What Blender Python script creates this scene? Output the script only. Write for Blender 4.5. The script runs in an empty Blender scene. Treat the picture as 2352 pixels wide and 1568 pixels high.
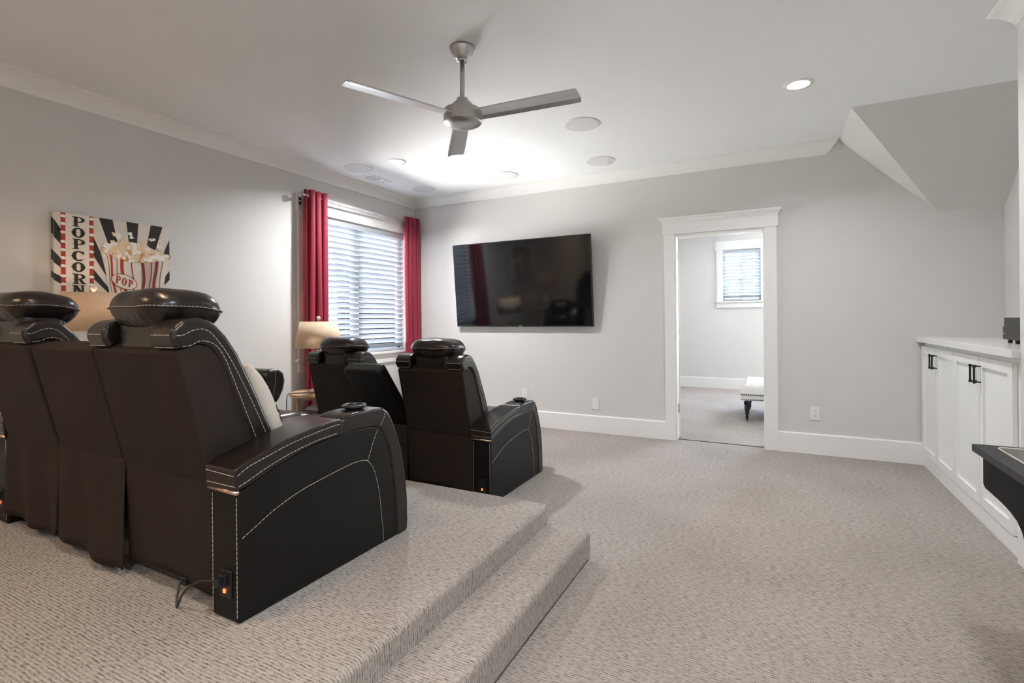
import bpy, bmesh, math, random
from mathutils import Vector, Matrix
random.seed(7)
scene = bpy.context.scene
COL = scene.collection

# ------------------------------------------------------------------ camera
cam_d = bpy.data.cameras.new('camera')
cam_d.sensor_fit = 'HORIZONTAL'; cam_d.sensor_width = 36.0
cam_d.lens = 1160.88 / 2352 * 36
cam_d.shift_x = 0.0; cam_d.shift_y = (731.69 - 784) / 2352
cam_d.clip_start = 0.02; cam_d.clip_end = 300
cam = bpy.data.objects.new('camera', cam_d); COL.objects.link(cam)
_yaw, _pitch, _roll = 0.4757, 0.0003, -0.0083
_f = Vector((-math.sin(_yaw) * math.cos(_pitch), math.cos(_yaw) * math.cos(_pitch), math.sin(_pitch)))
_r = Vector((math.cos(_yaw), math.sin(_yaw), 0)); _u = _r.cross(_f)
_rr = math.cos(_roll) * _r + math.sin(_roll) * _u
_uu = -math.sin(_roll) * _r + math.cos(_roll) * _u
_M = Matrix(((_rr.x, _uu.x, -_f.x, 4.0819), (_rr.y, _uu.y, -_f.y, -5.1995), (_rr.z, _uu.z, -_f.z, 1.2176), (0, 0, 0, 1)))
cam.matrix_world = _M
scene.camera = cam

# ------------------------------------------------------------------ world, exposure
GROUND_GLOW = 56.0
world = bpy.data.worlds.new('world'); scene.world = world
world.use_nodes = True
wn = world.node_tree; wn.nodes.clear()
sky = wn.nodes.new('ShaderNodeTexSky'); sky.sky_type = 'NISHITA'
sky.sun_disc = False; sky.sun_elevation = math.radians(42); sky.sun_rotation = math.radians(150)
sky.air_density = 1.0; sky.dust_density = 2.5; sky.ozone_density = 1.0
bg = wn.nodes.new('ShaderNodeBackground'); bg.inputs['Strength'].default_value = 8.0
wo = wn.nodes.new('ShaderNodeOutputWorld')
bg2 = wn.nodes.new('ShaderNodeBackground')            # stands in for sunlit ground; overbright glow added to light the ceiling
bg2.inputs['Color'].default_value = (1.0, 0.985, 0.96, 1); bg2.inputs['Strength'].default_value = GROUND_GLOW
tcw = wn.nodes.new('ShaderNodeTexCoord'); spw = wn.nodes.new('ShaderNodeSeparateXYZ')
mpw = wn.nodes.new('ShaderNodeMapRange'); mpw.inputs['From Min'].default_value = -0.04; mpw.inputs['From Max'].default_value = 0.04
mxw = wn.nodes.new('ShaderNodeMixShader')
wn.links.new(tcw.outputs['Generated'], spw.inputs[0]); wn.links.new(spw.outputs['Z'], mpw.inputs['Value'])
wn.links.new(mpw.outputs[0], mxw.inputs[0]); wn.links.new(bg2.outputs[0], mxw.inputs[1]); wn.links.new(bg.outputs[0], mxw.inputs[2])
wn.links.new(sky.outputs[0], bg.inputs['Color']); wn.links.new(mxw.outputs[0], wo.inputs['Surface'])
vs = scene.view_settings
vs.view_transform = 'Standard'; vs.look = 'None'; vs.gamma = 1.0; vs.use_curve_mapping = False
vs.exposure = 0.30
cy = scene.cycles
cy.use_denoising = True
cy.max_bounces = 6; cy.diffuse_bounces = 4; cy.glossy_bounces = 3; cy.transmission_bounces = 4; cy.transparent_max_bounces = 8
cy.use_adaptive_sampling = True; cy.adaptive_threshold = 0.06; cy.adaptive_min_samples = 16
cy.use_light_tree = False
cy.caustics_reflective = False; cy.caustics_refractive = False
cy.sample_clamp_indirect = 25.0
# daylight portals: they only guide the sampling of the sky through the window openings
def portal(x, y, z, sx, sy, rot):
    l = bpy.data.lights.new('window_portal', 'AREA'); l.shape = 'RECTANGLE'; l.size = sx; l.size_y = sy
    l.cycles.is_portal = True
    o = bpy.data.objects.new('window_portal', l); COL.objects.link(o); o.location = (x, y, z); o.rotation_euler = rot
R90 = math.radians(90)
portal(-0.13, -0.9575, 1.56, 1.44, 1.52, (0, -R90, 0))
portal(3.625, 4.25, 1.93, 0.62, 0.90, (-R90, 0, 0))
portal(5.0, 4.25, 1.575, 1.12, 1.37, (-R90, 0, 0))
CAN_POWER = 34.0       # watts of each recessed ceiling light
LAMP_POWER = 2.0

# ------------------------------------------------------------------ materials
MATS = {}
def material(name, base, rough=0.5, metal=0.0, bump=0.0, bscale=200.0, var=0.0, vscale=6.0, spec=0.5,
             emit=None, estr=0.0, transl=0.0, sheen=0.0, coat=0.0):
    m = bpy.data.materials.new(name); m.use_nodes = True
    nt = m.node_tree; nt.nodes.clear()
    out = nt.nodes.new('ShaderNodeOutputMaterial')
    p = nt.nodes.new('ShaderNodeBsdfPrincipled')
    p.inputs['Base Color'].default_value = (*base, 1)
    p.inputs['Roughness'].default_value = rough
    p.inputs['Metallic'].default_value = metal
    p.inputs['Specular IOR Level'].default_value = spec
    p.inputs['Sheen Weight'].default_value = sheen
    p.inputs['Coat Weight'].default_value = coat
    tc = nt.nodes.new('ShaderNodeTexCoord')
    if var > 0:
        n = nt.nodes.new('ShaderNodeTexNoise'); n.inputs['Scale'].default_value = vscale
        n.inputs['Detail'].default_value = 4
        nt.links.new(tc.outputs['Object'], n.inputs['Vector'])
        mx = nt.nodes.new('ShaderNodeMixRGB'); mx.blend_type = 'MIX'
        mx.inputs[1].default_value = (*[c * (1 - var) for c in base], 1)
        mx.inputs[2].default_value = (*[min(1, c * (1 + var)) for c in base], 1)
        nt.links.new(n.outputs['Fac'], mx.inputs[0]); nt.links.new(mx.outputs[0], p.inputs['Base Color'])
    if bump > 0:
        n2 = nt.nodes.new('ShaderNodeTexNoise'); n2.inputs['Scale'].default_value = bscale
        n2.inputs['Detail'].default_value = 3
        nt.links.new(tc.outputs['Object'], n2.inputs['Vector'])
        b = nt.nodes.new('ShaderNodeBump'); b.inputs['Strength'].default_value = bump
        b.inputs['Distance'].default_value = 0.004
        nt.links.new(n2.outputs['Fac'], b.inputs['Height']); nt.links.new(b.outputs[0], p.inputs['Normal'])
    if emit:
        p.inputs['Emission Color'].default_value = (*emit, 1); p.inputs['Emission Strength'].default_value = estr
    if transl > 0:
        t = nt.nodes.new('ShaderNodeBsdfTranslucent'); t.inputs['Color'].default_value = (*base, 1)
        mixs = nt.nodes.new('ShaderNodeMixShader'); mixs.inputs[0].default_value = transl
        nt.links.new(p.outputs[0], mixs.inputs[1]); nt.links.new(t.outputs[0], mixs.inputs[2])
        nt.links.new(mixs.outputs[0], out.inputs['Surface'])
    else:
        nt.links.new(p.outputs[0], out.inputs['Surface'])
    MATS[name] = m
    return m

def carpet_material(name, dark, light):
    m = bpy.data.materials.new(name); m.use_nodes = True
    nt = m.node_tree; L = nt.links; N = nt.nodes.new
    nt.nodes.clear()
    out = N('ShaderNodeOutputMaterial'); p = N('ShaderNodeBsdfPrincipled')
    p.inputs['Roughness'].default_value = 0.95; p.inputs['Specular IOR Level'].default_value = 0.1
    p.inputs['Sheen Weight'].default_value = 0.15
    tc = N('ShaderNodeTexCoord'); sp = N('ShaderNodeSeparateXYZ'); L.new(tc.outputs['Object'], sp.inputs[0])
    def math_(op, a, b=None):
        n = N('ShaderNodeMath'); n.operation = op
        for i, v in enumerate((a, b)):
            if v is None: continue
            if isinstance(v, (int, float)): n.inputs[i].default_value = v
            else: L.new(v, n.inputs[i])
        return n.outputs[0]
    u = math_('SUBTRACT', sp.outputs['X'], sp.outputs['Z'])     # along the ribs, running on down the risers
    wob = N('ShaderNodeTexNoise'); wob.inputs['Scale'].default_value = 7.0; wob.inputs['Detail'].default_value = 2
    L.new(tc.outputs['Object'], wob.inputs['Vector'])
    v = math_('ADD', sp.outputs['Y'], math_('MULTIPLY', wob.outputs['Fac'], 0.010))
    cb = N('ShaderNodeCombineXYZ'); L.new(math_('MULTIPLY', u, 24.0), cb.inputs[0]); L.new(math_('MULTIPLY', v, 92.0), cb.inputs[1])
    n1 = N('ShaderNodeTexNoise'); n1.inputs['Scale'].default_value = 1.6; n1.inputs['Detail'].default_value = 2.5
    n1.inputs['Roughness'].default_value = 0.6
    L.new(cb.outputs[0], n1.inputs['Vector'])
    rib = math_('SINE', math_('MULTIPLY', v, 2 * math.pi / 0.0105))
    fine = N('ShaderNodeTexNoise'); fine.inputs['Scale'].default_value = 260; fine.inputs['Detail'].default_value = 2
    L.new(tc.outputs['Object'], fine.inputs['Vector'])
    h = math_('ADD', math_('MULTIPLY', rib, 0.11), math_('ADD', math_('MULTIPLY', n1.outputs['Fac'], 1.0), math_('MULTIPLY', fine.outputs['Fac'], 0.55)))
    cr = N('ShaderNodeValToRGB'); cr.color_ramp.elements[0].position = 0.52; cr.color_ramp.elements[1].position = 0.95
    em = cr.color_ramp.elements.new(0.68); em.color = (*[a * 0.45 + b * 0.55 for a, b in zip(dark, light)], 1)
    cr.color_ramp.elements[0].color = (*dark, 1); cr.color_ramp.elements[2].color = (*light, 1)
    L.new(h, cr.inputs[0])
    big = N('ShaderNodeTexNoise'); big.inputs['Scale'].default_value = 1.3; big.inputs['Detail'].default_value = 3
    L.new(tc.outputs['Object'], big.inputs['Vector'])
    mx = N('ShaderNodeMixRGB'); mx.blend_type = 'MULTIPLY'; mx.inputs[0].default_value = 1.0
    cr2 = N('ShaderNodeValToRGB'); cr2.color_ramp.elements[0].color = (0.90, 0.89, 0.88, 1); cr2.color_ramp.elements[1].color = (1.08, 1.08, 1.08, 1)
    cr2.color_ramp.elements[0].position = 0.3; cr2.color_ramp.elements[1].position = 0.7
    L.new(big.outputs['Fac'], cr2.inputs[0])
    L.new(cr.outputs[0], mx.inputs[1]); L.new(cr2.outputs[0], mx.inputs[2]); L.new(mx.outputs[0], p.inputs['Base Color'])
    b = N('ShaderNodeBump'); b.inputs['Strength'].default_value = 0.6; b.inputs['Distance'].default_value = 0.006
    L.new(h, b.inputs['Height']); L.new(b.outputs[0], p.inputs['Normal'])
    L.new(p.outputs[0], out.inputs['Surface'])
    MATS[name] = m
    return m

def glass_material(name):
    m = bpy.data.materials.new(name); m.use_nodes = True
    nt = m.node_tree; nt.nodes.clear(); N = nt.nodes.new
    out = N('ShaderNodeOutputMaterial'); t = N('ShaderNodeBsdfTransparent'); g = N('ShaderNodeBsdfGlossy')
    g.inputs['Roughness'].default_value = 0.02
    fr = N('ShaderNodeFresnel'); fr.inputs['IOR'].default_value = 1.45
    mx = N('ShaderNodeMixShader')
    nt.links.new(fr.outputs[0], mx.inputs[0]); nt.links.new(t.outputs[0], mx.inputs[1]); nt.links.new(g.outputs[0], mx.inputs[2])
    nt.links.new(mx.outputs[0], out.inputs['Surface'])
    MATS[name] = m
    return m

carpet_material('carpet', (0.110, 0.094, 0.083), (0.450, 0.405, 0.366))
glass_material('window_glass')
material('wall_paint', (0.685, 0.672, 0.655), 0.85, bump=0.05, bscale=300, var=0.012, vscale=2)
material('ceiling_paint', (0.875, 0.89, 0.90), 0.9, bump=0.04, bscale=300, var=0.01, vscale=2)
material('trim_paint', (0.86, 0.855, 0.84), 0.42, var=0.01)
material('cabinet_paint', (0.86, 0.86, 0.845), 0.38, var=0.01)
material('counter', (0.80, 0.79, 0.775), 0.16, var=0.02, vscale=20)
material('leather', (0.0130, 0.0088, 0.0068), 0.29, bump=0.16, bscale=90, var=0.25, vscale=14, spec=0.55)
material('leather_side', (0.0065, 0.0054, 0.0048), 0.47, bump=0.12, bscale=160, var=0.18, vscale=9, spec=0.26)
material('back_fabric', (0.0250, 0.0172, 0.0128), 0.70, bump=0.10, bscale=220, var=0.22, vscale=7, spec=0.22)
material('thread', (0.50, 0.42, 0.34), 0.7)
material('black_plastic', (0.012, 0.012, 0.013), 0.35, var=0.1)
material('cup_plastic', (0.018, 0.019, 0.022), 0.22, var=0.1)
material('copper_bar', (0.62, 0.45, 0.34), 0.25, 1.0)
material('led', (0.6, 0.05, 0.02), 0.4, emit=(1.0, 0.16, 0.06), estr=2.2)
material('nickel', (0.50, 0.49, 0.475), 0.34, 1.0, bump=0.03, bscale=400)
material('chrome', (0.62, 0.62, 0.62), 0.16, 1.0)
material('rod_metal', (0.88, 0.88, 0.87), 0.34, 0.85)
material('blade_paint', (0.62, 0.62, 0.62), 0.34, 0.85, var=0.03)
material('curtain', (0.27, 0.010, 0.034), 0.60, bump=0.15, bscale=500, var=0.12, vscale=20, sheen=0.12, transl=0.05)
material('slat_paint', (0.45, 0.475, 0.50), 0.45, transl=0.05)
material('vinyl', (0.82, 0.82, 0.81), 0.4)
material('shade_linen', (0.80, 0.635, 0.465), 0.85, bump=0.25, bscale=900, var=0.05, vscale=60, transl=0.25)
material('lamp_base', (0.74, 0.70, 0.63), 0.5, var=0.05)
material('oak', (0.50, 0.34, 0.22), 0.45, var=0.18, vscale=14)
material('tv_screen', (0.004, 0.004, 0.005), 0.07, spec=0.7)
material('tv_bezel', (0.012, 0.0125, 0.014), 0.3)
material('silver', (0.7, 0.7, 0.72), 0.3, 1.0)
material('can_lens', (0.95, 0.95, 0.92), 0.5, emit=(1.0, 0.96, 0.88), estr=9.0)
material('can_trim', (0.86, 0.86, 0.85), 0.4)
material('speaker_cloth', (0.74, 0.74, 0.735), 0.75, bump=0.3, bscale=900)
material('vent_paint', (0.80, 0.80, 0.79), 0.5)
material('vent_dark', (0.25, 0.25, 0.26), 0.8)
material('outlet_plastic', (0.82, 0.815, 0.79), 0.35)
material('slot_dark', (0.05, 0.05, 0.05), 0.6)
material('bronze', (0.030, 0.024, 0.020), 0.35, 0.6)
material('pillow_linen', (0.66, 0.60, 0.53), 0.9, bump=0.3, bscale=350, var=0.06, vscale=40)
material('ink', (0.030, 0.027, 0.025), 0.8, var=0.2, vscale=60)
material('canvas', (0.74, 0.69, 0.62), 0.85, bump=0.25, bscale=700, var=0.10, vscale=14)
material('print_cream', (0.78, 0.72, 0.64), 0.85, var=0.08, vscale=30)
material('print_white', (0.88, 0.86, 0.82), 0.85, var=0.06, vscale=60)
material('print_red', (0.42, 0.045, 0.030), 0.8, var=0.15, vscale=60)
material('print_maroon', (0.20, 0.035, 0.030), 0.8, var=0.15, vscale=60)
material('print_pink', (0.60, 0.43, 0.37), 0.85, var=0.10, vscale=40)
material('print_black', (0.034, 0.031, 0.030), 0.8, var=0.3, vscale=60)
material('print_orange', (0.62, 0.30, 0.13), 0.85, var=0.2, vscale=80)
material('print_yellow', (0.80, 0.64, 0.44), 0.85, var=0.12, vscale=80)
material('game_black', (0.0035, 0.0035, 0.004), 0.55, var=0.1, spec=0.15)
material('game_rim', (0.022, 0.0205, 0.020), 0.42, var=0.1, spec=0.3)
material('game_top', (0.105, 0.095, 0.09), 0.30, var=0.05)
material('game_line', (0.62, 0.56, 0.46), 0.4)
material('bench_linen', (0.70, 0.655, 0.61), 0.9, bump=0.2, bscale=500, var=0.04, vscale=30)
material('bench_leg', (0.010, 0.009, 0.009), 0.3)
material('nail_brass', (0.16, 0.12, 0.09), 0.35, 0.8)
material('lawn', (0.50, 0.46, 0.38), 0.95, var=0.4, vscale=0.4)

# ------------------------------------------------------------------ mesh helpers
class MB:
    """collects shapes, builds ONE mesh object"""
    def __init__(s): s.v = []; s.f = []
    def add(s, vs_, fs_, M=None):
        o = len(s.v)
        for q in vs_:
            s.v.append(tuple(M @ Vector(q)) if M is not None else tuple(q))
        s.f += [tuple(i + o for i in f) for f in fs_]
        return s
    def box(s, x0, x1, y0, y1, z0, z1, M=None):
        return s.add([(x0, y0, z0), (x1, y0, z0), (x1, y1, z0), (x0, y1, z0), (x0, y0, z1), (x1, y0, z1), (x1, y1, z1), (x0, y1, z1)],
                     [(0, 3, 2, 1), (4, 5, 6, 7), (0, 1, 5, 4), (1, 2, 6, 5), (2, 3, 7, 6), (3, 0, 4, 7)], M)
    def prism(s, prof, a0, a1, axis='x', M=None):
        """prof: closed 2D outline; extruded along axis from a0 to a1 (numbers, or functions of the 2D point).
        x: prof=(y,z)   y: prof=(x,z)   z: prof=(x,y)"""
        n = len(prof)
        fn0 = a0 if callable(a0) else (lambda p: a0); fn1 = a1 if callable(a1) else (lambda p: a1)
        def pt(p, a):
            return (a, p[0], p[1]) if axis == 'x' else ((p[0], a, p[1]) if axis == 'y' else (p[0], p[1], a))
        V = [pt(p, fn0(p)) for p in prof] + [pt(p, fn1(p)) for p in prof]
        F = [tuple(range(n - 1, -1, -1)), tuple(range(n, 2 * n))]
        F += [(i, (i + 1) % n, n + (i + 1) % n, n + i) for i in range(n)]
        return s.add(V, F, M)
    def lathe(s, prof, seg=32, c=(0, 0, 0), M=None, cap=True):
        """prof: (r,z) from bottom to top"""
        V = []; F = []; n = len(prof)
        for r, z in prof:
            for k in range(seg):
                a = 2 * math.pi * k / seg
                V.append((c[0] + r * math.cos(a), c[1] + r * math.sin(a), c[2] + z))
        for i in range(n - 1):
            for k in range(seg):
                k2 = (k + 1) % seg
                F.append((i * seg + k, i * seg + k2, (i + 1) * seg + k2, (i + 1) * seg + k))
        if cap:
            F.append(tuple(range(seg - 1, -1, -1))); F.append(tuple(range((n - 1) * seg, n * seg)))
        return s.add(V, F, M)
    def tube(s, pts, r, seg=8, M=None, cap=True):
        pts = [Vector(p) for p in pts]; V = []; F = []; n = len(pts)
        prev = None
        for i, p in enumerate(pts):
            t = (pts[min(i + 1, n - 1)] - pts[max(i - 1, 0)]).normalized()
            if prev is None:
                up = Vector((0, 0, 1)) if abs(t.z) < 0.9 else Vector((1, 0, 0))
                a = t.cross(up).normalized()
            else:
                a = (prev - t * prev.dot(t)).normalized()
            prev = a; b = t.cross(a)
            rr = r[i] if isinstance(r, (list, tuple)) else r
            for k in range(seg):
                an = 2 * math.pi * k / seg
                V.append(p + a * rr * math.cos(an) + b * rr * math.sin(an))
        for i in range(n - 1):
            for k in range(seg):
                k2 = (k + 1) % seg
                F.append((i * seg + k, i * seg + k2, (i + 1) * seg + k2, (i + 1) * seg + k))
        if cap:
            F.append(tuple(range(seg - 1, -1, -1))); F.append(tuple(range((n - 1) * seg, n * seg)))
        return s.add(V, F, M)
    def puff(s, c, h, e=(4, 4, 4), n=12, M=None, warp=None):
        """superellipsoid cushion: centre c, half sizes h, exponents e"""
        V = []; F = []; idx = {}
        def key(p):
            k = tuple(round(q, 5) for q in p)
            if k not in idx:
                q = Vector(p)
                d = sum(abs(q[i]) ** e[i] for i in range(3)) ** (1.0 / (sum(e) / 3))
                q = q / max(d, 1e-6)
                w = [c[i] + h[i] * q[i] for i in range(3)]
                if warp: w = warp(w, q)
                idx[k] = len(V); V.append(tuple(w))
            return idx[k]
        for ax in range(3):
            for sg in (-1, 1):
                for i in range(n):
                    for j in range(n):
                        cs = []
                        for di, dj in ((0, 0), (1, 0), (1, 1), (0, 1)):
                            a = -1 + 2 * (i + di) / n; b = -1 + 2 * (j + dj) / n
                            a = math.sin(a * math.pi / 2) * 0.35 + a * 0.65; b = math.sin(b * math.pi / 2) * 0.35 + b * 0.65
                            p = [0, 0, 0]; p[ax] = sg; p[(ax + 1) % 3] = a; p[(ax + 2) % 3] = b
                            cs.append(key(p))
                        if sg < 0: cs.reverse()
                        F.append(tuple(cs))
        return s.add(V, F, M)
    def grid(s, fn, nu, nv):
        V = [fn(i / nu, j / nv) for j in range(nv + 1) for i in range(nu + 1)]
        F = [(j * (nu + 1) + i, j * (nu + 1) + i + 1, (j + 1) * (nu + 1) + i + 1, (j + 1) * (nu + 1) + i) for j in range(nv) for i in range(nu)]
        return s.add(V, F)
    def build(s, name, mat, parent=None, bevel=0.0, seg=2, smooth=False, solid=0.0, fix=True, mats=None):
        me = bpy.data.meshes.new(name); me.from_pydata(s.v, [], s.f)
        if fix:
            bm = bmesh.new(); bm.from_mesh(me); bmesh.ops.recalc_face_normals(bm, faces=bm.faces); bm.to_mesh(me); bm.free()
        me.materials.append(MATS[mat])
        o = bpy.data.objects.new(name, me); COL.objects.link(o)
        if parent is not None: o.parent = parent
        if smooth or bevel > 0:
            me.polygons.foreach_set('use_smooth', [True] * len(me.polygons))
        if solid:
            m = o.modifiers.new('thickness', 'SOLIDIFY'); m.thickness = solid; m.offset = 0
        if bevel > 0:
            m = o.modifiers.new('bevel', 'BEVEL'); m.width = bevel; m.segments = seg
            m.limit_method = 'ANGLE'; m.angle_limit = math.radians(28); m.harden_normals = True
        me.update()
        return o

def tag(o, label, cat, group=None):
    o['label'] = label; o['category'] = cat
    if group: o['group'] = group
    return o
def struct(o): o['kind'] = 'structure'; return o
def thing(name, label, cat, loc=(0, 0, 0), rotz=0.0, group=None):
    o = bpy.data.objects.new(name, None); COL.objects.link(o)
    o.empty_display_size = 0.1
    o.location = loc; o.rotation_euler = (0, 0, rotz)
    return tag(o, label, cat, group)
def copy_tree(o, parent=None):
    c = o.copy(); COL.objects.link(c)
    if parent is not None: c.parent = parent
    for ch in [k for k in o.children]: copy_tree(ch, c)
    return c
def lerp_path(pts, step):
    pts = [Vector(p) for p in pts]; out = [pts[0]]
    for a, b in zip(pts, pts[1:]):
        k = max(1, int((b - a).length / step))
        for i in range(1, k + 1): out.append(a.lerp(b, i / k))
    return out
def catmull(pts, per=6):
    P = [Vector(p) for p in pts]; P = [P[0] * 2 - P[1]] + P + [P[-1] * 2 - P[-2]]; out = []
    for i in range(1, len(P) - 2):
        for k in range(per):
            t = k / per
            a, b, c, d = P[i - 1], P[i], P[i + 1], P[i + 2]
            out.append(0.5 * ((2 * b) + (c - a) * t + (2 * a - 5 * b + 4 * c - d) * t * t + (3 * b - a - 3 * c + d) * t ** 3))
    out.append(P[-2]); return out
def stitch(mb, pts, r=0.0013, dash=0.012, gap=0.0035, curve=True):
    """dashed thread along a polyline"""
    P = catmull(pts, 8) if curve and len(pts) > 2 else [Vector(p) for p in pts]
    L = [0.0]
    for a, b in zip(P, P[1:]): L.append(L[-1] + (b - a).length)
    def at(d):
        for i in range(len(P) - 1):
            if d <= L[i + 1]:
                t = (d - L[i]) / max(1e-9, L[i + 1] - L[i]); return P[i].lerp(P[i + 1], t)
        return P[-1]
    d = 0.0
    while d < L[-1]:
        e = min(d + dash, L[-1])
        if e - d > 0.002: mb.tube([at(d), at(e)], r, 4)
        d += dash + gap

# ================================================================== STRUCTURE
H = 2.74; YB = -7.6; XR = 5.16; YR = -1.86; XA = 5.678
# floor
fl = MB().box(-0.12, 5.9, YB - 0.12, 0.06, -0.12, 0.0).build('floor', 'carpet'); struct(fl)
fn = MB().box(1.1, 5.8, 0.06, 4.3, -0.12, 0.0).build('floor_next_room', 'carpet'); struct(fn)
fs = MB().box(3.20, 4.05, 0.052, 0.068, 0.0, 0.004).build('trim_threshold', 'bronze'); struct(fs)
# raised platform with one carpeted step
pf = MB().box(0.0, 3.03, YB, -2.751, 0.0, 0.245).build('raised_platform', 'carpet', bevel=0.022, seg=4); struct(pf)
st = MB().box(3.0, 3.256, YB, -2.743, 0.0, 0.1445).build('step', 'carpet', pf, bevel=0.022, seg=4)
# left wall with window opening
WY0, WY1, WZ0, WZ1 = -1.715, -0.20, 0.845, 2.275
wl = MB()
wl.box(-0.14, 0, YB - 0.12, WY0, -0.12, 2.9).box(-0.14, 0, WY1, 0.12, -0.12, 2.9)
wl.box(-0.14, 0, WY0, WY1, -0.12, WZ0).box(-0.14, 0, WY0, WY1, WZ1, 2.9)
struct(wl.build('wall_left', 'wall_paint'))
# far wall with doorway
DX0, DX1, DZ = 3.205, 4.041, 2.045
wf = MB()
wf.box(0, DX0, 0, 0.12, -0.12, 2.9).box(DX1, 5.9, 0, 0.12, -0.12, 2.9).box(DX0, DX1, 0, 0.12, DZ, 2.9)
struct(wf.build('wall_far', 'wall_paint'))
# right: near wall, alcove end, alcove back
struct(MB().box(XR, XR + 0.14, YB - 0.12, YR, -0.12, 2.9).build('wall_right', 'wall_paint'))
struct(MB().box(XA, XA + 0.14, YR - 0.12, 0.0, -0.12, 2.9).build('wall_alcove_end', 'wall_paint'))
struct(MB().box(XR + 0.14, XA, YR - 0.12, YR, -0.12, 2.9).build('wall_alcove_near', 'wall_paint'))
struct(MB().box(-0.14, XR + 0.14, YB - 0.12, YB, -0.12, 2.9).build('wall_rear', 'wall_paint'))
# ceiling
XS, YS, ZF, XF = 4.606, -0.78, 2.058, 5.269
cp = [(-0.14, YB - 0.12), (XR + 0.14, YB - 0.12), (XR + 0.14, YR - 0.12), (XA + 0.14, YR - 0.12), (XA + 0.14, YS), (XS, YS), (XS, 0.12), (-0.14, 0.12)]
ce = MB().prism(cp, H, H + 0.14, 'z').build('ceiling', 'ceiling_paint'); struct(ce)
def slab(pts, up, name, mat, parent=None):
    n = len(pts); V = list(pts) + [(p[0], p[1], p[2] + up) for p in pts]
    F = [tuple(range(n)), tuple(range(2 * n - 1, n - 1, -1))] + [(i, (i + 1) % n, n + (i + 1) % n, n + i) for i in range(n)]
    return MB().add(V, F).build(name, mat, parent)
slab([(XS, YS, H), (XS, 0.01, H), (XF, 0.0, ZF)], 0.12, 'ceiling_slope', 'wall_paint', ce)
slab([(XS, YS, H), (XF, 0.0, ZF), (XA, 0.0, ZF), (XA, YS, H)], 0.12, 'ceiling_slope', 'wall_paint', ce)

# crown moulding
CR = [(0, 2.633), (0.006, 2.633), (0.009, 2.646), (0.015, 2.664), (0.025, 2.683), (0.039, 2.701), (0.056, 2.716), (0.074, 2.726), (0.088, 2.731), (0.090, 2.74), (0, 2.74)]
def ret(z): return (z - 2.633) / 0.107 * 0.09
mb = MB()                                   # left wall: runs along y, profile (x,z)
mb.prism([(d, z) for d, z in CR], YB, lambda p: -p[0], 'y')
struct(mb.build('trim_1', 'trim_paint'))
mb = MB(); mb.prism([(-d, z) for d, z in CR], lambda p: -p[0], lambda p: 4.514 + ret(p[1]), 'x')
struct(mb.build('trim_2', 'trim_paint'))
mb = MB(); mb.prism([(XR - d, z) for d, z in CR], YB, lambda p: YR + ret(p[1]), 'y')
struct(mb.build('trim_3', 'trim_paint'))

# baseboards
def base_prof(y=0.0):  # thickness outward, height
    return [(0, 0), (0.016, 0), (0.016, 0.172), (0.011, 0.181), (0, 0.181)]
CXL0, CXL1, CXR0, CXR1 = 3.125, 3.227, 4.019, 4.122
struct(MB().prism([(-d, z) for d, z in base_prof()], 0.016, CXL0, 'x').build('baseboard_far_1', 'trim_paint'))
struct(MB().prism([(-d, z) for d, z in base_prof()], CXR1, 5.17, 'x').build('baseboard_far_2', 'trim_paint'))
struct(MB().prism([(d, z) for d, z in base_prof()], -2.75, 0.0, 'y').build('baseboard_left_1', 'trim_paint'))
struct(MB().prism([(d, z + 0.245) for d, z in base_prof()], YB, -2.75, 'y').build('baseboard_left_2', 'trim_paint'))
struct(MB().prism([(XR - d, z) for d, z in base_prof()], YB, YR - 0.0, 'y').build('baseboard_right', 'trim_paint'))

# door_1: casing, header, jamb, hinges, the leaf swung into the next room
dr = struct(bpy.data.objects.new('door_1', None)); COL.objects.link(dr); dr.location = (0, 0, 0)
MB().box(CXL0, CXL1, -0.020, 0.0, 0, 2.045).build('casing', 'trim_paint', dr, bevel=0.003)
MB().box(CXR0, CXR1, -0.020, 0.0, 0, 2.045).build('casing', 'trim_paint', dr, bevel=0.003)
MB().box(3.112, 4.135, -0.026, 0.0, 2.040, 2.150).build('header_board', 'trim_paint', dr, bevel=0.003)
capp = [(0, 2.148), (-0.034, 2.148), (-0.036, 2.160), (-0.044, 2.163), (-0.052, 2.178), (-0.062, 2.182), (-0.066, 2.186), (-0.066, 2.204), (0, 2.204)]
MB().prism(capp, lambda p: 3.112 + p[0] * 0.70 + 0.02, lambda p: 4.135 - p[0] * 0.70 - 0.02, 'x').build('header_cap', 'trim_paint', dr)
MB().box(DX0, 3.238, -0.005, 0.125, 0, 2.045).build('jamb', 'trim_paint', dr, bevel=0.002)
MB().box(4.008, DX1, -0.005, 0.125, 0, 2.045).build('jamb', 'trim_paint', dr, bevel=0.002)
MB().box(3.238, 4.008, -0.005, 0.125, 2.012, 2.045).build('jamb', 'trim_paint', dr, bevel=0.002)
for z in (0.26, 1.04, 1.80):
    MB().box(3.238, 3.2405, 0.072, 0.112, z, z + 0.09).build('hinge', 'bronze', dr)
leaf = MB().box(0, 0.76, 0, 0.035, 0.012, 2.0).build('door_leaf', 'trim_paint', dr, bevel=0.002)
leaf.location = (3.250, 0.128, 0); leaf.rotation_euler = (0, 0, math.radians(102))

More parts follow.
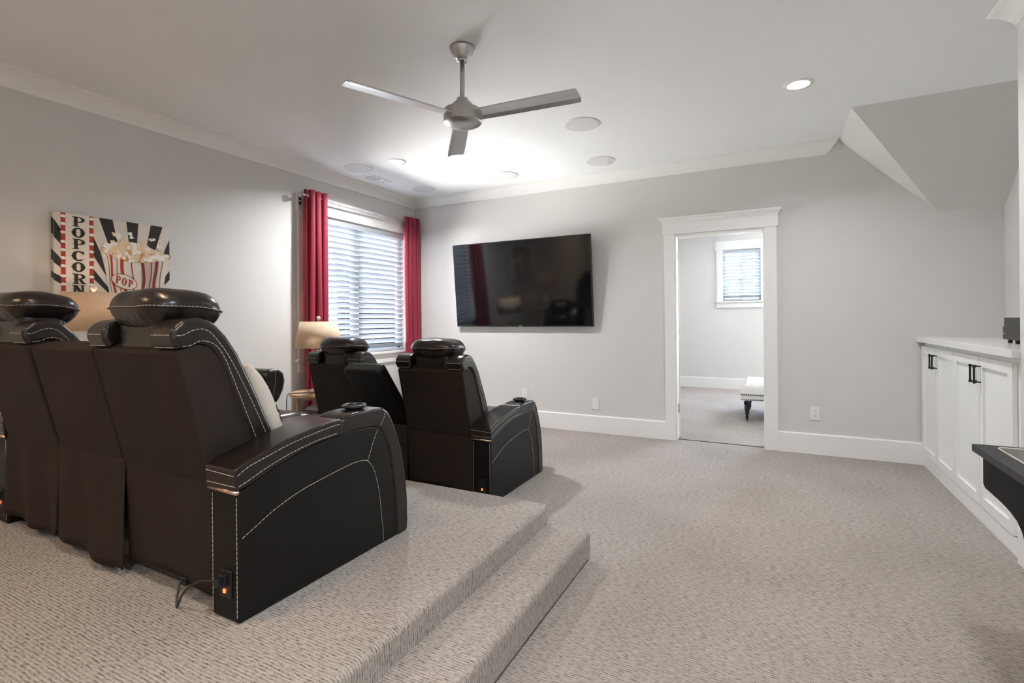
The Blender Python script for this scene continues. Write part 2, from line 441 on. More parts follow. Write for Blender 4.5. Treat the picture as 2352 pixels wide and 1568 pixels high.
# window_1 in the left wall (twin sash behind the blind)
w1 = struct(bpy.data.objects.new('window_1', None)); COL.objects.link(w1)
MB().box(0, 0.02, -1.806, WY0 + 0.012, 0.845, 2.29).build('casing', 'trim_paint', w1, bevel=0.003)
MB().box(0, 0.02, WY1 - 0.012, -0.105, 0.845, 2.29).build('casing', 'trim_paint', w1, bevel=0.003)
MB().box(0, 0.026, -1.82, -0.092, 2.285, 2.435).build('header_board', 'trim_paint', w1, bevel=0.003)
MB().prism([(0, 2.43), (0.034, 2.43), (0.040, 2.445), (0.042, 2.457), (0, 2.457)], -1.835, -0.078, 'y').build('header_cap', 'trim_paint', w1)
MB().box(-0.06, 0.045, -1.835, -0.078, 0.820, 0.847).build('sill', 'trim_paint', w1, bevel=0.004)
MB().box(0, 0.018, -1.806, -0.105, 0.715, 0.820).build('apron', 'trim_paint', w1, bevel=0.003)
for (a, b, c_, d_) in ((WY0, WY1, WZ0, WZ0 + 0.05), (WY0, WY1, WZ1 - 0.05, WZ1), (WY0, WY0 + 0.05, WZ0, WZ1), (WY1 - 0.05, WY1, WZ0, WZ1), (-1.01, -0.905, WZ0, WZ1)):
    MB().box(-0.125, -0.080, a, b, c_, d_).build('window_frame', 'vinyl', w1, bevel=0.003)
for (a, b) in ((WY0 + 0.05, -1.01), (-0.905, WY1 - 0.05)):
    MB().box(-0.106, -0.102, a, b, WZ0 + 0.05, WZ1 - 0.05).build('pane', 'window_glass', w1)

# next room behind the doorway
NB = 4.12
NX0, NX1, NZ0, NZ1 = 3.325, 3.925, 1.49, 2.365
nb = MB()
nb.box(1.1, NX0, NB, NB + 0.14, -0.12, 2.9).box(NX1, 4.45, NB, NB + 0.14, -0.12, 2.9).box(5.55, 5.8, NB, NB + 0.14, -0.12, 2.9)
nb.box(4.45, 5.55, NB, NB + 0.14, -0.12, 0.9).box(4.45, 5.55, NB, NB + 0.14, 2.25, 2.9)      # a second, larger window further right
nb.box(NX0, NX1, NB, NB + 0.14, -0.12, NZ0).box(NX0, NX1, NB, NB + 0.14, NZ1, 2.9)
struct(nb.build('wall_next_room_far', 'wall_paint'))
struct(MB().box(1.1, 1.24, 0.12, NB, -0.12, 2.9).build('wall_next_room_left', 'wall_paint'))
nr = MB()
nr.box(5.66, 5.8, 0.12, NB, -0.12, 2.9)
struct(nr.build('wall_next_room_right', 'wall_paint'))
struct(MB().box(1.1, 5.8, 0.12, NB + 0.14, 2.655, 2.80).build('ceiling_next_room', 'ceiling_paint'))
struct(MB().prism([(NB - d, z) for d, z in base_prof()], 1.24, 5.66, 'x').build('baseboard_next_room', 'trim_paint'))
w2 = struct(bpy.data.objects.new('window_2', None)); COL.objects.link(w2)
MB().box(3.232, NX0 + 0.01, NB - 0.02, NB, NZ0 - 0.015, 2.36).build('casing', 'trim_paint', w2, bevel=0.003)
MB().box(NX1 - 0.01, 4.02, NB - 0.02, NB, NZ0 - 0.015, 2.36).build('casing', 'trim_paint', w2, bevel=0.003)
MB().box(3.205, 4.045, NB - 0.028, NB, 2.355, 2.505).build('header_board', 'trim_paint', w2, bevel=0.003)
MB().box(3.205, 4.045, NB - 0.045, NB, NZ0 - 0.025, NZ0).build('sill', 'trim_paint', w2, bevel=0.003)
MB().box(3.232, 4.02, NB - 0.02, NB, NZ0 - 0.115, NZ0 - 0.025).build('apron', 'trim_paint', w2, bevel=0.003)
for (a, b, c_, d_) in ((NX0, NX1, NZ0, NZ0 + 0.04), (NX0, NX1, NZ1 - 0.04, NZ1), (NX0, NX0 + 0.04, NZ0, NZ1), (NX1 - 0.04, NX1, NZ0, NZ1), (3.61, 3.64, NZ0, NZ1)):
    MB().box(a, b, NB + 0.085, NB + 0.125, c_, d_).build('window_frame', 'vinyl', w2)
MB().box(NX0 + 0.04, NX1 - 0.04, NB + 0.105, NB + 0.109, NZ0 + 0.04, NZ1 - 0.04).build('pane', 'window_glass', w2)


# ================================================================== BLINDS
def make_blind(name, label, length, ztop, zbot, pitch, tilt, root_loc, rotz):
    root = thing(name, label, 'blind', root_loc, rotz, None)
    prof = []                                     # curved slat section (x depth, z)
    hw = 0.0305
    top = [(-hw + 2 * hw * i / 6, 0.0045 * (1 - (2 * i / 6 - 1) ** 2)) for i in range(7)]
    prof = [(x, z + 0.0014) for x, z in top] + [(x, z - 0.0014) for x, z in reversed(top)]
    ca, sa = math.cos(tilt), math.sin(tilt)
    prof = [(x * ca - z * sa, x * sa + z * ca) for x, z in prof]
    me = None; z = ztop - 0.075; k = 0
    while z > zbot + 0.05:
        if me is None:
            o = MB().prism(prof, -length / 2, length / 2, 'y').build('slat', 'slat_paint', root); me = o.data
        else:
            o = bpy.data.objects.new('slat', me); COL.objects.link(o); o.parent = root
        o.location = (0, 0, z); z -= pitch; k += 1
    MB().box(-0.032, 0.034, -length / 2, length / 2, ztop - 0.06, ztop - 0.002).build('headrail', 'slat_paint', root, bevel=0.003)
    MB().box(-0.030, 0.030, -length / 2, length / 2, zbot + 0.006, zbot + 0.026).build('bottom_rail', 'slat_paint', root, bevel=0.004)
    nt_ = max(2, int(round(length / 0.38)))
    for i in range(nt_):
        y = -length / 2 + 0.12 + (length - 0.24) * i / (nt_ - 1)
        MB().tube([(0.0225, y, zbot + 0.02), (0.0225, y, ztop - 0.05)], 0.0012, 6).build('ladder_cord', 'slat_paint', root)
    return root
b1 = make_blind('window_blind', 'white wooden slat blind filling the window between the red curtains', WY1 - WY0 - 0.012, WZ1, WZ0 + 0.002, 0.0585, math.radians(50), (-0.036, (WY0 + WY1) / 2, 0), 0)
b2 = make_blind('window_blind', 'small white slat blind in the window seen through the doorway', NX1 - NX0 - 0.012, NZ1, NZ0 + 0.002, 0.056, math.radians(48), ((NX0 + NX1) / 2, NB + 0.040, 0), math.radians(-90))

# ================================================================== CURTAINS
def make_curtain(name, label, y0, y1, folds, phase, flare):
    ztop, zbot = 2.478, 0.03
    root = thing(name, label, 'curtain', (0.112, (y0 + y1) / 2, 0), 0, 'red curtains at the window')
    w = y1 - y0
    def fn_(u, v):
        z = zbot + (ztop - zbot) * v
        f = 1 + flare * (1 - v)
        y = (u - 0.5) * w * f
        a = 0.040 * (1 - 0.15 * (1 - v))
        x = a * math.sin(2 * math.pi * folds * u + phase) + 0.006 * math.sin(9 * u + 5 * v)
        y += 0.012 * math.sin(4 * math.pi * folds * u + phase) + 0.004 * math.sin(7 * v + 11 * u)
        return (x, y, z)
    c = MB().grid(fn_, 96, 26).build('panel', 'curtain', root, smooth=True, solid=0.004, fix=False)
    # grommets where the fabric crosses the rod
    for k in range(int(folds * 2)):
        u = (k + 0.5 - phase / math.pi) / (2 * folds)
        u = (k * math.pi - phase) / (2 * math.pi * folds)
        if 0.02 < u < 0.98:
            y = (u - 0.5) * w
            R = MB()
            for j in range(20):
                a = 2 * math.pi * j / 20; b = 2 * math.pi * (j + 1) / 20
                R.tube([(0.0 + 0.021 * math.cos(a), y + 0.006 * math.cos(a), 2.420 + 0.021 * math.sin(a)), (0.021 * math.cos(b), y + 0.006 * math.cos(b), 2.420 + 0.021 * math.sin(b))], 0.004, 6)
            R.build('grommet', 'chrome', root, smooth=True)
    return root
make_curtain('curtain', 'crimson grommet curtain left of the window, behind the tan lamp', -1.800, -1.525, 3.5, 2.5, 0.10)
make_curtain('curtain', 'crimson grommet curtain right of the window, next to the room corner', -0.312, -0.045, 3.5, 2.2, 0.04)
rod = thing('curtain_rod', 'polished metal curtain rod with a caged ball finial above the window', 'curtain rod', (0.112, -0.93, 2.42))
MB().tube([(0, -0.885, 0), (0, 0.905, 0)], 0.009, 14).build('pole', 'rod_metal', rod, smooth=True)
for s_, y in ((-1, -0.905), (1, 0.898)):
    f_ = MB().lathe([(0.004, -0.02), (0.014, -0.018), (0.014, -0.010), (0.008, -0.006), (0.008, 0.004), (0.013, 0.006)], 14, M=Matrix.Translation((0, y, 0)) @ Matrix.Rotation(math.radians(-90 * s_), 4, 'X')).build('finial_neck', 'chrome', rod, smooth=True)
    cage = MB()
    cyy = y + s_ * (0.024 if s_ < 0 else 0.012); rr_ = 0.027 if s_ < 0 else 0.012
    for k in range(6):
        a = math.pi * k / 6
        cage.tube([(rr_ * math.cos(t) * math.cos(a), cyy + rr_ * math.sin(t), rr_ * math.cos(t) * math.sin(a)) for t in [2 * math.pi * j / 24 for j in range(25)]], 0.0028, 6)
    cage.build('finial', 'chrome', rod, smooth=True)
for y in (-0.86, 0.85):
    MB().tube([(-0.085, y, -0.045), (-0.03, y, -0.045), (0, y, -0.012)], 0.006, 8).box(-0.088, -0.082, y - 0.014, y + 0.014, -0.085, -0.012).build('bracket', 'chrome', rod)

# ================================================================== RECLINING LOVESEATS
AW, SW = 0.147, 0.545
BODY = [(0, 0), (0, 0.425), (0.049, 0.443), (0.132, 0.472), (0.246, 0.502), (0.329, 0.517), (0.42, 0.522), (0.518, 0.527), (0.604, 0.522), (0.643, 0.513), (0.677, 0.478), (0.706, 0.415), (0.729, 0.32), (0.746, 0.216), (0.754, 0.1), (0.757, 0.0)]
FRONT = [(0.425, 0.515), (0.44, 0.578), (0.47, 0.592), (0.519, 0.595), (0.604, 0.594), (0.672, 0.590), (0.700, 0.570), (0.726, 0.534), (0.756, 0.47), (0.793, 0.379), (0.817, 0.263), (0.829, 0.157), (0.831, 0.05), (0.826, 0.0), (0.752, 0.0), (0.751, 0.1), (0.743, 0.216), (0.726, 0.32), (0.703, 0.415), (0.674, 0.478), (0.640, 0.510), (0.604, 0.518), (0.518, 0.523)]
PAD = [(-0.017, 0.500), (0.03, 0.520), (0.097, 0.537), (0.184, 0.558), (0.287, 0.574), (0.383, 0.584), (0.425, 0.584), (0.434, 0.572), (0.430, 0.528), (0.419, 0.521), (0.329, 0.518), (0.246, 0.503), (0.132, 0.473), (0.049, 0.444), (-0.012, 0.428)]
WING_O = [(-0.098, 0.878), (-0.122, 0.915), (-0.118, 0.950), (-0.085, 0.978), (-0.03, 0.985), (0.016, 0.970), (0.060, 0.922), (0.10, 0.862), (0.174, 0.707), (0.232, 0.57), (0.268, 0.47)]
WING_I = [(0.19, 0.455), (0.150, 0.555), (0.067, 0.774), (0.042, 0.838), (0.010, 0.880), (-0.035, 0.898), (-0.075, 0.885)]
CORE = [(0.0, 0.43), (-0.104, 0.875), (-0.060, 0.905), (0.0, 0.895), (0.045, 0.85), (0.10, 0.72), (0.17, 0.55), (0.21, 0.43)]

def make_loveseat(label, loc, rotz, cw, console_rear, console_lean_top, footrest_up, seat_heads):
    root = thing('reclining_loveseat', label, 'loveseat', loc, rotz, 'leather theatre loveseats')
    W = 2 * AW + 2 * SW + cw
    # ---- arms
    for side in (0, 1):
        x1 = 0.0 if side == 0 else -W + AW
        x0 = x1 - AW
        out = 1 if side == 0 else -1
        xo = x1 if side == 0 else x0
        arm = MB().prism(BODY, x0 + 0.003, x1 - 0.003, 'x').build('arm', 'leather_side', root, bevel=0.010, seg=3)
        MB().prism(FRONT, x0 - 0.001, x1 + 0.001, 'x').build('arm_front', 'leather', arm, bevel=0.012, seg=3)
        MB().prism(PAD, x0 - 0.006, x1 + 0.006, 'x').build('arm_pad', 'leather', arm, bevel=0.018, seg=4)
        MB().tube([(x0 + 0.002, -0.006, 0.424), (x1 + 0.002, -0.006, 0.424)], 0.0075, 12).build('metal_bar', 'copper_bar', arm, smooth=True)
        xm = (x0 + x1) / 2 + (0.0 if side == 0 else 0.0)
        cup = MB().lathe([(0.034, 0.588), (0.036, 0.600), (0.048, 0.602), (0.052, 0.606), (0.052, 0.612), (0.049, 0.615), (0.038, 0.615), (0.036, 0.612), (0.035, 0.596), (0.0335, 0.590)], 36, c=(xm, 0.572, 0), cap=False)
        cup.build('cup_holder', 'cup_plastic', arm, smooth=True)
        MB().lathe([(0.0355, 0.5955), (0.0355, 0.5965)], 28, c=(xm, 0.572, 0)).build('cup_well', 'slot_dark', arm)
        th = MB(); xs = xo + 0.0005 * out
        q = lambda l, dx=0.0: [(xs + dx * out, y, z) for y, z in l]
        stitch(th, q([(0.012, 0.273), (0.061, 0.295), (0.13, 0.326), (0.228, 0.356), (0.328, 0.373), (0.418, 0.385), (0.486, 0.392), (0.543, 0.391), (0.575, 0.382)], -0.0025))
        stitch(th, q([(0.575, 0.382), (0.607, 0.344), (0.629, 0.283), (0.645, 0.215), (0.655, 0.132), (0.664, 0.065), (0.668, 0.008)], -0.0025))
        stitch(th, q([(0.575, 0.382), (0.608, 0.453), (0.634, 0.500)], -0.0025))
        stitch(th, q([(0.651, 0.518), (0.672, 0.548), (0.679, 0.574)], 0.0015))
        stitch(th, q([(-0.008, 0.480), (0.03, 0.500), (0.097, 0.517), (0.184, 0.538), (0.287, 0.554), (0.383, 0.564), (0.418, 0.565)], 0.006))
        stitch(th, q([(-0.004, 0.445), (0.03, 0.456), (0.097, 0.480), (0.183, 0.504), (0.287, 0.523), (0.40, 0.533)], 0.006))
        stitch(th, [(x0 + 0.004, -0.0185, 0.486), (x1 + 0.002, -0.0185, 0.481)], curve=False)
        stitch(th, [(x0 + 0.004, -0.0140, 0.446), (x1 + 0.002, -0.0140, 0.446)], curve=False)
        stitch(th, [(x1 - 0.010, -0.001, 0.405), (x1 - 0.010, -0.001, 0.02)], curve=False)
        stitch(th, [(x0 + 0.010, -0.001, 0.405), (x0 + 0.010, -0.001, 0.02)], curve=False)
        th.build('stitching', 'thread', arm)['kind'] = 'stuff'
        # power plate at the back of the arm
        pl = MB().box(x0 + 0.052, x0 + 0.112, -0.006, 0.004, 0.075, 0.165).build('power_plate', 'black_plastic', arm, bevel=0.003)
        MB().box(x0 + 0.066, x0 + 0.098, -0.020, -0.004, 0.118, 0.155).build('socket', 'black_plastic', arm, bevel=0.003)
        MB().box(x0 + 0.076, x0 + 0.086, -0.010, -0.004, 0.093, 0.105).build('indicator_light', 'led', arm)
    # ---- base
    MB().box(-W + AW, -AW, 0.05, 0.78, 0.02, 0.30).build('base', 'black_plastic', root, bevel=0.01)
    # ---- three sections: right seat, console, left seat
    xr = -AW
    secs = [('seat', xr - SW, xr), ('console', xr - SW - cw, xr - SW), ('seat', -W + AW, -W + AW + SW)]
    for k, (kind, a, b) in enumerate(secs):
        g = 0.004
        m_ = (a + b) / 2
        # seat cushion and front roll
        MB().puff((m_, 0.50, 0.40), ((b - a) / 2 - g, 0.40, 0.095), (8, 5, 3)).build('seat_cushion', 'leather', root, smooth=True)
        MB().puff((m_, 0.865, 0.285), ((b - a) / 2 - g, 0.105, 0.185), (8, 3, 4)).build('footrest', 'leather', root, smooth=True)
        # lower back cloth
        lean = (0.012, -0.018, -0.006)[k]; low = (0.060, 0.045, 0.055)[k]; wav = (0.004, 0.011, 0.012)[k]
        def cl(u, v, a=a, b=b, lean=lean, low=low, wav=wav, k=k):
            x = a + (b - a) * u; zt = 0.475; z = low + 0.012 * math.sin(4.3 * u + k) + (zt - low) * v
            y = 0.003 + lean * (1 - v) ** 1.5 + wav * (1 - v) * math.sin(13 * u + 2 * k + 1.5 * v) - 0.010 * (1 - v) * (k == 1) * u
            x += (1 - v) * ((0.03 if k == 1 else 0) * (u) + (-0.01 if k == 1 else 0))
            return (x, y, z)
        MB().grid(cl, 36, 14).build('rear_cloth', 'back_fabric', root, smooth=True, solid=0.004, fix=False)
        if kind == 'console':
            y0, y1 = console_rear, console_lean_top[0]; z1 = console_lean_top[1]
            d = Vector((y1 - y0, z1 - 0.44)).normalized(); nrm = Vector((d.y, -d.x)) * 0.105
            P0 = Vector((y0, 0.44)); P1 = Vector((y1, z1))
            pr = [tuple(P0), tuple(P1), tuple(P1 + nrm), tuple(P0 + nrm)]
            cb_ = MB().prism(pr, a + g, b - g, 'x').build('console_back', 'back_fabric' if console_rear == 0.0 else 'leather_side', root, bevel=0.016 if console_rear == 0.0 else 0.03, seg=4)
            MB().prism([(0.06, 0.30), (0.06, 0.47), (0.12, 0.505), (0.62, 0.505), (0.66, 0.47), (0.66, 0.30)], a + 0.03, b - 0.03, 'x').build('console_box', 'leather', root, bevel=0.015, seg=3)
            for yy in (0.30, 0.44):
                MB().lathe([(0.036, 0.503), (0.050, 0.506), (0.050, 0.514), (0.038, 0.515), (0.036, 0.508)], 28, c=(m_, yy, 0), cap=False).build('cup_holder', 'cup_plastic', root, smooth=True)
            continue
        # backrest
        back = MB().prism(CORE, a + g, b - g, 'x').build('backrest', 'back_fabric', root, bevel=0.012, seg=3)
        MB().puff((m_, 0.125, 0.66), ((b - a) / 2 - 0.12, 0.085, 0.22), (6, 3, 6), M=None,
                  warp=lambda w, q: (w[0], w[1] - (w[2] - 0.66) * 0.36, w[2])).build('lumbar_cushion', 'leather', back, smooth=True)
        ww = 0.125
        for s_, (wa, wb) in enumerate(((b - ww, b + 0.004), (a - 0.004, a + ww))):
            wing = MB().prism(WING_O + WING_I, wa, wb, 'x').build('wing', 'leather', back, bevel=0.034, seg=5)
            th = MB(); xo = (wb + 0.0006) if s_ == 0 else (wa - 0.0006)
            WO = [(-0.106, 0.928), (-0.085, 0.930), (-0.050, 0.946), (-0.008, 0.942), (0.035, 0.895), (0.072, 0.838), (0.146, 0.690), (0.206, 0.555), (0.230, 0.495)]
            WI = [(-0.088, 0.893), (-0.060, 0.897), (-0.030, 0.909), (0.016, 0.894), (0.050, 0.846), (0.077, 0.780), (0.160, 0.562), (0.182, 0.505)]
            stitch(th, [(xo, y, z) for y, z in WO]); stitch(th, [(xo, y, z) for y, z in WI])
            xi0, xi1 = wa + 0.012, wb - 0.012
            stitch(th, [(xi0, -0.1225, 0.930), (xi1, -0.1225, 0.930)], curve=False)
            stitch(th, [(xi0, -0.110, 0.890), (xi1, -0.110, 0.890)], curve=False)
            th.build('stitching', 'thread', back)['kind'] = 'stuff'
        # headrest: pleated neck, plump pillow, piping
        up = seat_heads[0 if k == 0 else 1]
        hw_ = 0.181
        MB().puff((m_, 0.0, 0.925 + up), (hw_ - 0.035, 0.085, 0.09), (6, 5, 6), n=10).build('headrest_neck', 'leather', back, smooth=True)
        def hwarp(w, q, m_=m_, up=up):
            x, y, z = w
            zc = 1.022 + up
            d = z - zc
            rim_ = max(abs(q[0]), abs(q[1]))
            if d > 0:
                z = zc + d * 0.80 + 0.0035 * math.sin(46 * x + 9 * y) * rim_ ** 4 + 0.002 * math.sin(31 * y + 25 * x)
            else:
                t = min(1.0, -d / 0.085)
                z = zc + d * 0.95
                k_ = 1 - 0.10 * t
                x = m_ + (x - m_) * k_; y = 0.010 + (y - 0.010) * k_
                y += 0.0035 * math.sin(150 * x) * t * abs(q[1]); x += 0.003 * math.sin(140 * y) * t * abs(q[0])
            z -= 0.16 * max(0, y - 0.02)
            return (x, y, z)
        head = MB().puff((m_, 0.010, 1.022 + up), (hw_, 0.135, 0.085), (3.6, 3.3, 2.2), n=26, warp=hwarp).build('headrest', 'leather', back, smooth=True)
        th = MB(); ring = []
        for j in range(81):
            t = 2 * math.pi * j / 80
            cx_, sx_ = math.cos(t), math.sin(t)
            e = 2 / 3.4
            x = m_ + (hw_ + 0.001) * math.copysign(abs(cx_) ** e, cx_); y = 0.010 + 0.136 * math.copysign(abs(sx_) ** e, sx_)
            ring.append((x, y, 1.022 + up + 0.002 * math.sin(38 * x) - 0.16 * max(0, y - 0.02)))
        th.tube(ring, 0.0036, 6); th.build('piping', 'leather', back, smooth=True)
        th = MB(); stitch(th, [(p[0] + (p[0] - m_) * 0.014, p[1] * 1.02 - 0.002, p[2] + 0.003) for p in ring], r=0.0011, dash=0.009, curve=False); th.build('stitching', 'thread', back)['kind'] = 'stuff'
        if footrest_up and k == 2:
            pr = [(1.00, 0.64), (1.03, 0.672), (1.10, 0.672), (1.145, 0.645), (1.155, 0.59), (1.14, 0.53), (1.105, 0.465), (1.06, 0.455), (1.01, 0.52)]
            fr_ = MB().prism(pr, a + 0.02, b - 0.02, 'x').build('raised_footrest', 'leather', root, bevel=0.022, seg=3)
            th = MB(); xo = b - 0.019
            stitch(th, [(xo, y, z) for y, z in [(1.075, 0.662), (1.078, 0.60), (1.060, 0.50)]]); stitch(th, [(xo, y, z) for y, z in [(1.13, 0.63), (1.135, 0.58), (1.12, 0.53), (1.09, 0.475)]])
            th.build('stitching', 'thread', root)['kind'] = 'stuff'
            for xx in (a + 0.08, b - 0.08):
                MB().tube([(xx, 0.86, 0.38), (xx, 1.05, 0.53)], 0.009, 8).build('linkage', 'black_plastic', root)
    return root

make_loveseat('dark brown leather reclining loveseat on the raised platform, nearest the camera', (2.562, -4.166, 0.245), -0.010, 0.535, 0.0, (-0.100, 0.876), True, (0.0, 0.025))
make_loveseat('dark leather reclining loveseat on the lower floor, in front of the television', (2.445, -2.335, 0.0), 0.0, 0.335, 0.02, (-0.300, 0.868), False, (0.0, 0.0))

# power cord looping from the back of the near loveseat
pc = thing('power_cord', 'thin black power cord looping onto the carpet behind the near loveseat', 'cord', (2.40, -4.20, 0.245))
MB().tube(catmull([(0.095, 0.008, 0.135), (0.06, -0.010, 0.142), (0.01, -0.012, 0.125), (-0.06, -0.012, 0.075), (-0.115, 0.0, 0.012), (-0.128, 0.004, 0.006), (-0.140, 0.012, 0.02), (-0.165, 0.035, 0.060), (-0.17, 0.06, 0.07)], 8), 0.0035, 8).build('cable', 'black_plastic', pc, smooth=True)
MB().box(-0.182, -0.150, 0.045, 0.075, 0.045, 0.075).build('connector', 'black_plastic', pc, bevel=0.004)
MB().box(0.083, 0.107, -0.004, 0.016, 0.122, 0.150).build('plug', 'black_plastic', pc, bevel=0.004)

# throw pillow leaning in the near seat
pw = thing('throw_pillow', 'cream linen throw pillow with dark lettering, leaning in the near loveseat', 'pillow', (2.185, -3.835, 0.742))
pw.rotation_euler = (math.radians(25), 0, math.radians(-4))
def pil(u, v, sgn):
    a = 2 * u - 1; b = 2 * v - 1
    pin = 1 - 0.10 * (1 - abs(a) ** 1.5) * abs(b) ** 6 - 0.0
    pin2 = 1 - 0.10 * (1 - abs(b) ** 1.5) * abs(a) ** 6
    x = 0.205 * a * pin2; z = 0.175 + 0.178 * b * pin
    t = 0.078 * (max(0, 1 - abs(a) ** 2.6) * max(0, 1 - abs(b) ** 2.6)) ** 0.55
    t *= 1 + 0.06 * math.sin(9 * a + 3 * b) * (1 - abs(b))
    return (x, sgn * t, z)
pm = MB().grid(lambda u, v: pil(u, v, 1), 26, 26).grid(lambda u, v: pil(u, v, -1), 26, 26)
po = pm.build('pillow_body', 'pillow_linen', pw, smooth=True)
bm = bmesh.new(); bm.from_mesh(po.data); bmesh.ops.remove_doubles(bm, verts=bm.verts, dist=0.0006); bmesh.ops.recalc_face_normals(bm, faces=bm.faces); bm.to_mesh(po.data); bm.free()
def pil_pt(a, b, off=0.0012):
    x, y, z = pil((a + 1) / 2, (b + 1) / 2, 1); return (x, y + off, z)
ink = MB()
for (ca, cb_, ra, rb) in ((0.74, 0.20, 0.05, 0.035), (0.60, -0.02, 0.05, 0.035), (0.80, -0.30, 0.08, 0.08), (0.82, -0.52, 0.07, 0.09), (0.62, -0.46, 0.09, 0.09), (0.2, -0.45, 0.1, 0.09), (0.3, 0.2, 0.05, 0.035), (0.0, -0.5, 0.1, 0.09)):
    ink.tube([pil_pt(ca + ra * math.cos(t), cb_ + rb * math.sin(t)) for t in [2 * math.pi * j / 16 for j in range(17)]], 0.0022, 5)
ink.build('lettering', 'ink', pw)['kind'] = 'stuff'

# ================================================================== POPCORN CANVAS
pic = thing('canvas_print', 'POPCORN movie theatre canvas print on the left wall', 'picture', (0.001, -3.68, 1.925))
PW, PH, PD = 0.692, 0.555, 0.034
MB().box(0, PD, 0, PW, -PH, 0).build('canvas', 'canvas', pic, bevel=0.003)
class FL:
    """flat print, drawn in (s,t): s to the right, t downwards"""
    def __init__(s, layer): s.mb = MB(); s.x = PD + 0.0004 + 0.0005 * layer
    def poly(s, pts):
        n = len(pts); s.x += 1e-5; s.mb.add([(s.x, p[0], -p[1]) for p in pts], [tuple(range(n))]); return s
    def disc(s, c, a, b=None, rot=0.0, n=18, wob=0.0):
        b = b or a; P = []
        for k in range(n):
            t = 2 * math.pi * k / n; w = 1 + wob * math.sin(3 * t + c[0] * 90) + wob * 0.6 * math.sin(5 * t + c[1] * 70)
            x, y = a * w * math.cos(t), b * w * math.sin(t)
            P.append((c[0] + x * math.cos(rot) - y * math.sin(rot), c[1] + x * math.sin(rot) + y * math.cos(rot)))
        return s.poly(P)
    def band(s, c, ro, ri, a0, a1, n=22, rot=0.0):
        for k in range(n):
            t0 = a0 + (a1 - a0) * k / n; t1 = a0 + (a1 - a0) * (k + 1) / n
            P = [(ro[0] * math.cos(t0), ro[1] * math.sin(t0)), (ro[0] * math.cos(t1), ro[1] * math.sin(t1)), (ri[0] * math.cos(t1), ri[1] * math.sin(t1)), (ri[0] * math.cos(t0), ri[1] * math.sin(t0))]
            s.poly([(c[0] + x * math.cos(rot) - y * math.sin(rot), c[1] + x * math.sin(rot) + y * math.cos(rot)) for x, y in P])
        return s
    def done(s, name, mat, stuff=False):
        o = s.mb.build(name, mat, pic, fix=False)
        if stuff: o['kind'] = 'stuff'
        s.mb = MB(); return o
def letter(ch, fl_, T):
    """slab serif letters in a unit box (x right, y down), T maps to (s,t)"""
    pi = math.pi
    def R(x0, x1, y0, y1): fl_.poly([T(x0, y0), T(x1, y0), T(x1, y1), T(x0, y1)])
    def B(c, ro, ri, a0, a1, n=18):
        for k in range(n):
            t0 = a0 + (a1 - a0) * k / n; t1 = a0 + (a1 - a0) * (k + 1) / n
            fl_.poly([T(c[0] + r[0] * math.cos(t), c[1] + r[1] * math.sin(t)) for r, t in ((ro, t0), (ro, t1), (ri, t1), (ri, t0))])
    def serif(x, y, w=0.24, d=1):      # flared foot
        fl_.poly([T(x - w, y), T(x + w, y), T(x + w * 0.55, y - 0.09 * d), T(x - w * 0.55, y - 0.09 * d)])
    if ch in 'PR':
        R(0.20, 0.46, 0.0, 1.0); serif(0.31, 1.0, 0.30); fl_.poly([T(0.02, 0), T(0.55, 0), T(0.50, 0.09), T(0.12, 0.09)])
        B((0.50, 0.29), (0.48, 0.29), (0.22, 0.19), -pi / 2, pi / 2); R(0.44, 0.52, 0.0, 0.10); R(0.44, 0.52, 0.48, 0.58)
        fl_.poly([T(0.14, 0.50), T(0.22, 0.42), T(0.22, 0.60)])
        if ch == 'R':
            fl_.poly([T(0.46, 0.55), T(0.70, 0.50), T(0.90, 0.86), T(1.02, 0.90), T(1.02, 1.0), T(0.72, 1.0)])
    elif ch == 'O':
        B((0.5, 0.5), (0.46, 0.5), (0.17, 0.38), 0, 2 * pi, 30)
        fl_.poly([T(-0.04, 0.5), T(0.08, 0.42), T(0.08, 0.58)]); fl_.poly([T(1.04, 0.5), T(0.92, 0.42), T(0.92, 0.58)])
        R(0.30, 0.40, 0.47, 0.53); R(0.60, 0.70, 0.47, 0.53)
    elif ch == 'C':
        B((0.5, 0.5), (0.46, 0.5), (0.17, 0.38), pi * 0.28, pi * 1.72, 26)
        fl_.poly([T(0.68, 0.02), T(0.90, 0.06), T(0.90, 0.34), T(0.76, 0.28)]); fl_.poly([T(0.70, 0.90), T(0.90, 0.70), T(0.86, 0.80), T(0.72, 0.96)])
        fl_.poly([T(-0.04, 0.5), T(0.08, 0.42), T(0.08, 0.58)])
    elif ch == 'N':
        R(0.14, 0.32, 0.0, 1.0); R(0.68, 0.86, 0.0, 1.0); fl_.poly([T(0.10, 0), T(0.40, 0), T(0.90, 1.0), T(0.64, 1.0)])
        serif(0.23, 1.0, 0.23); serif(0.77, 0.0, 0.23, -1); fl_.poly([T(0.0, 0), T(0.3, 0), T(0.3, 0.08), T(0.08, 0.08)])
F = FL(0)   # black sunburst rays
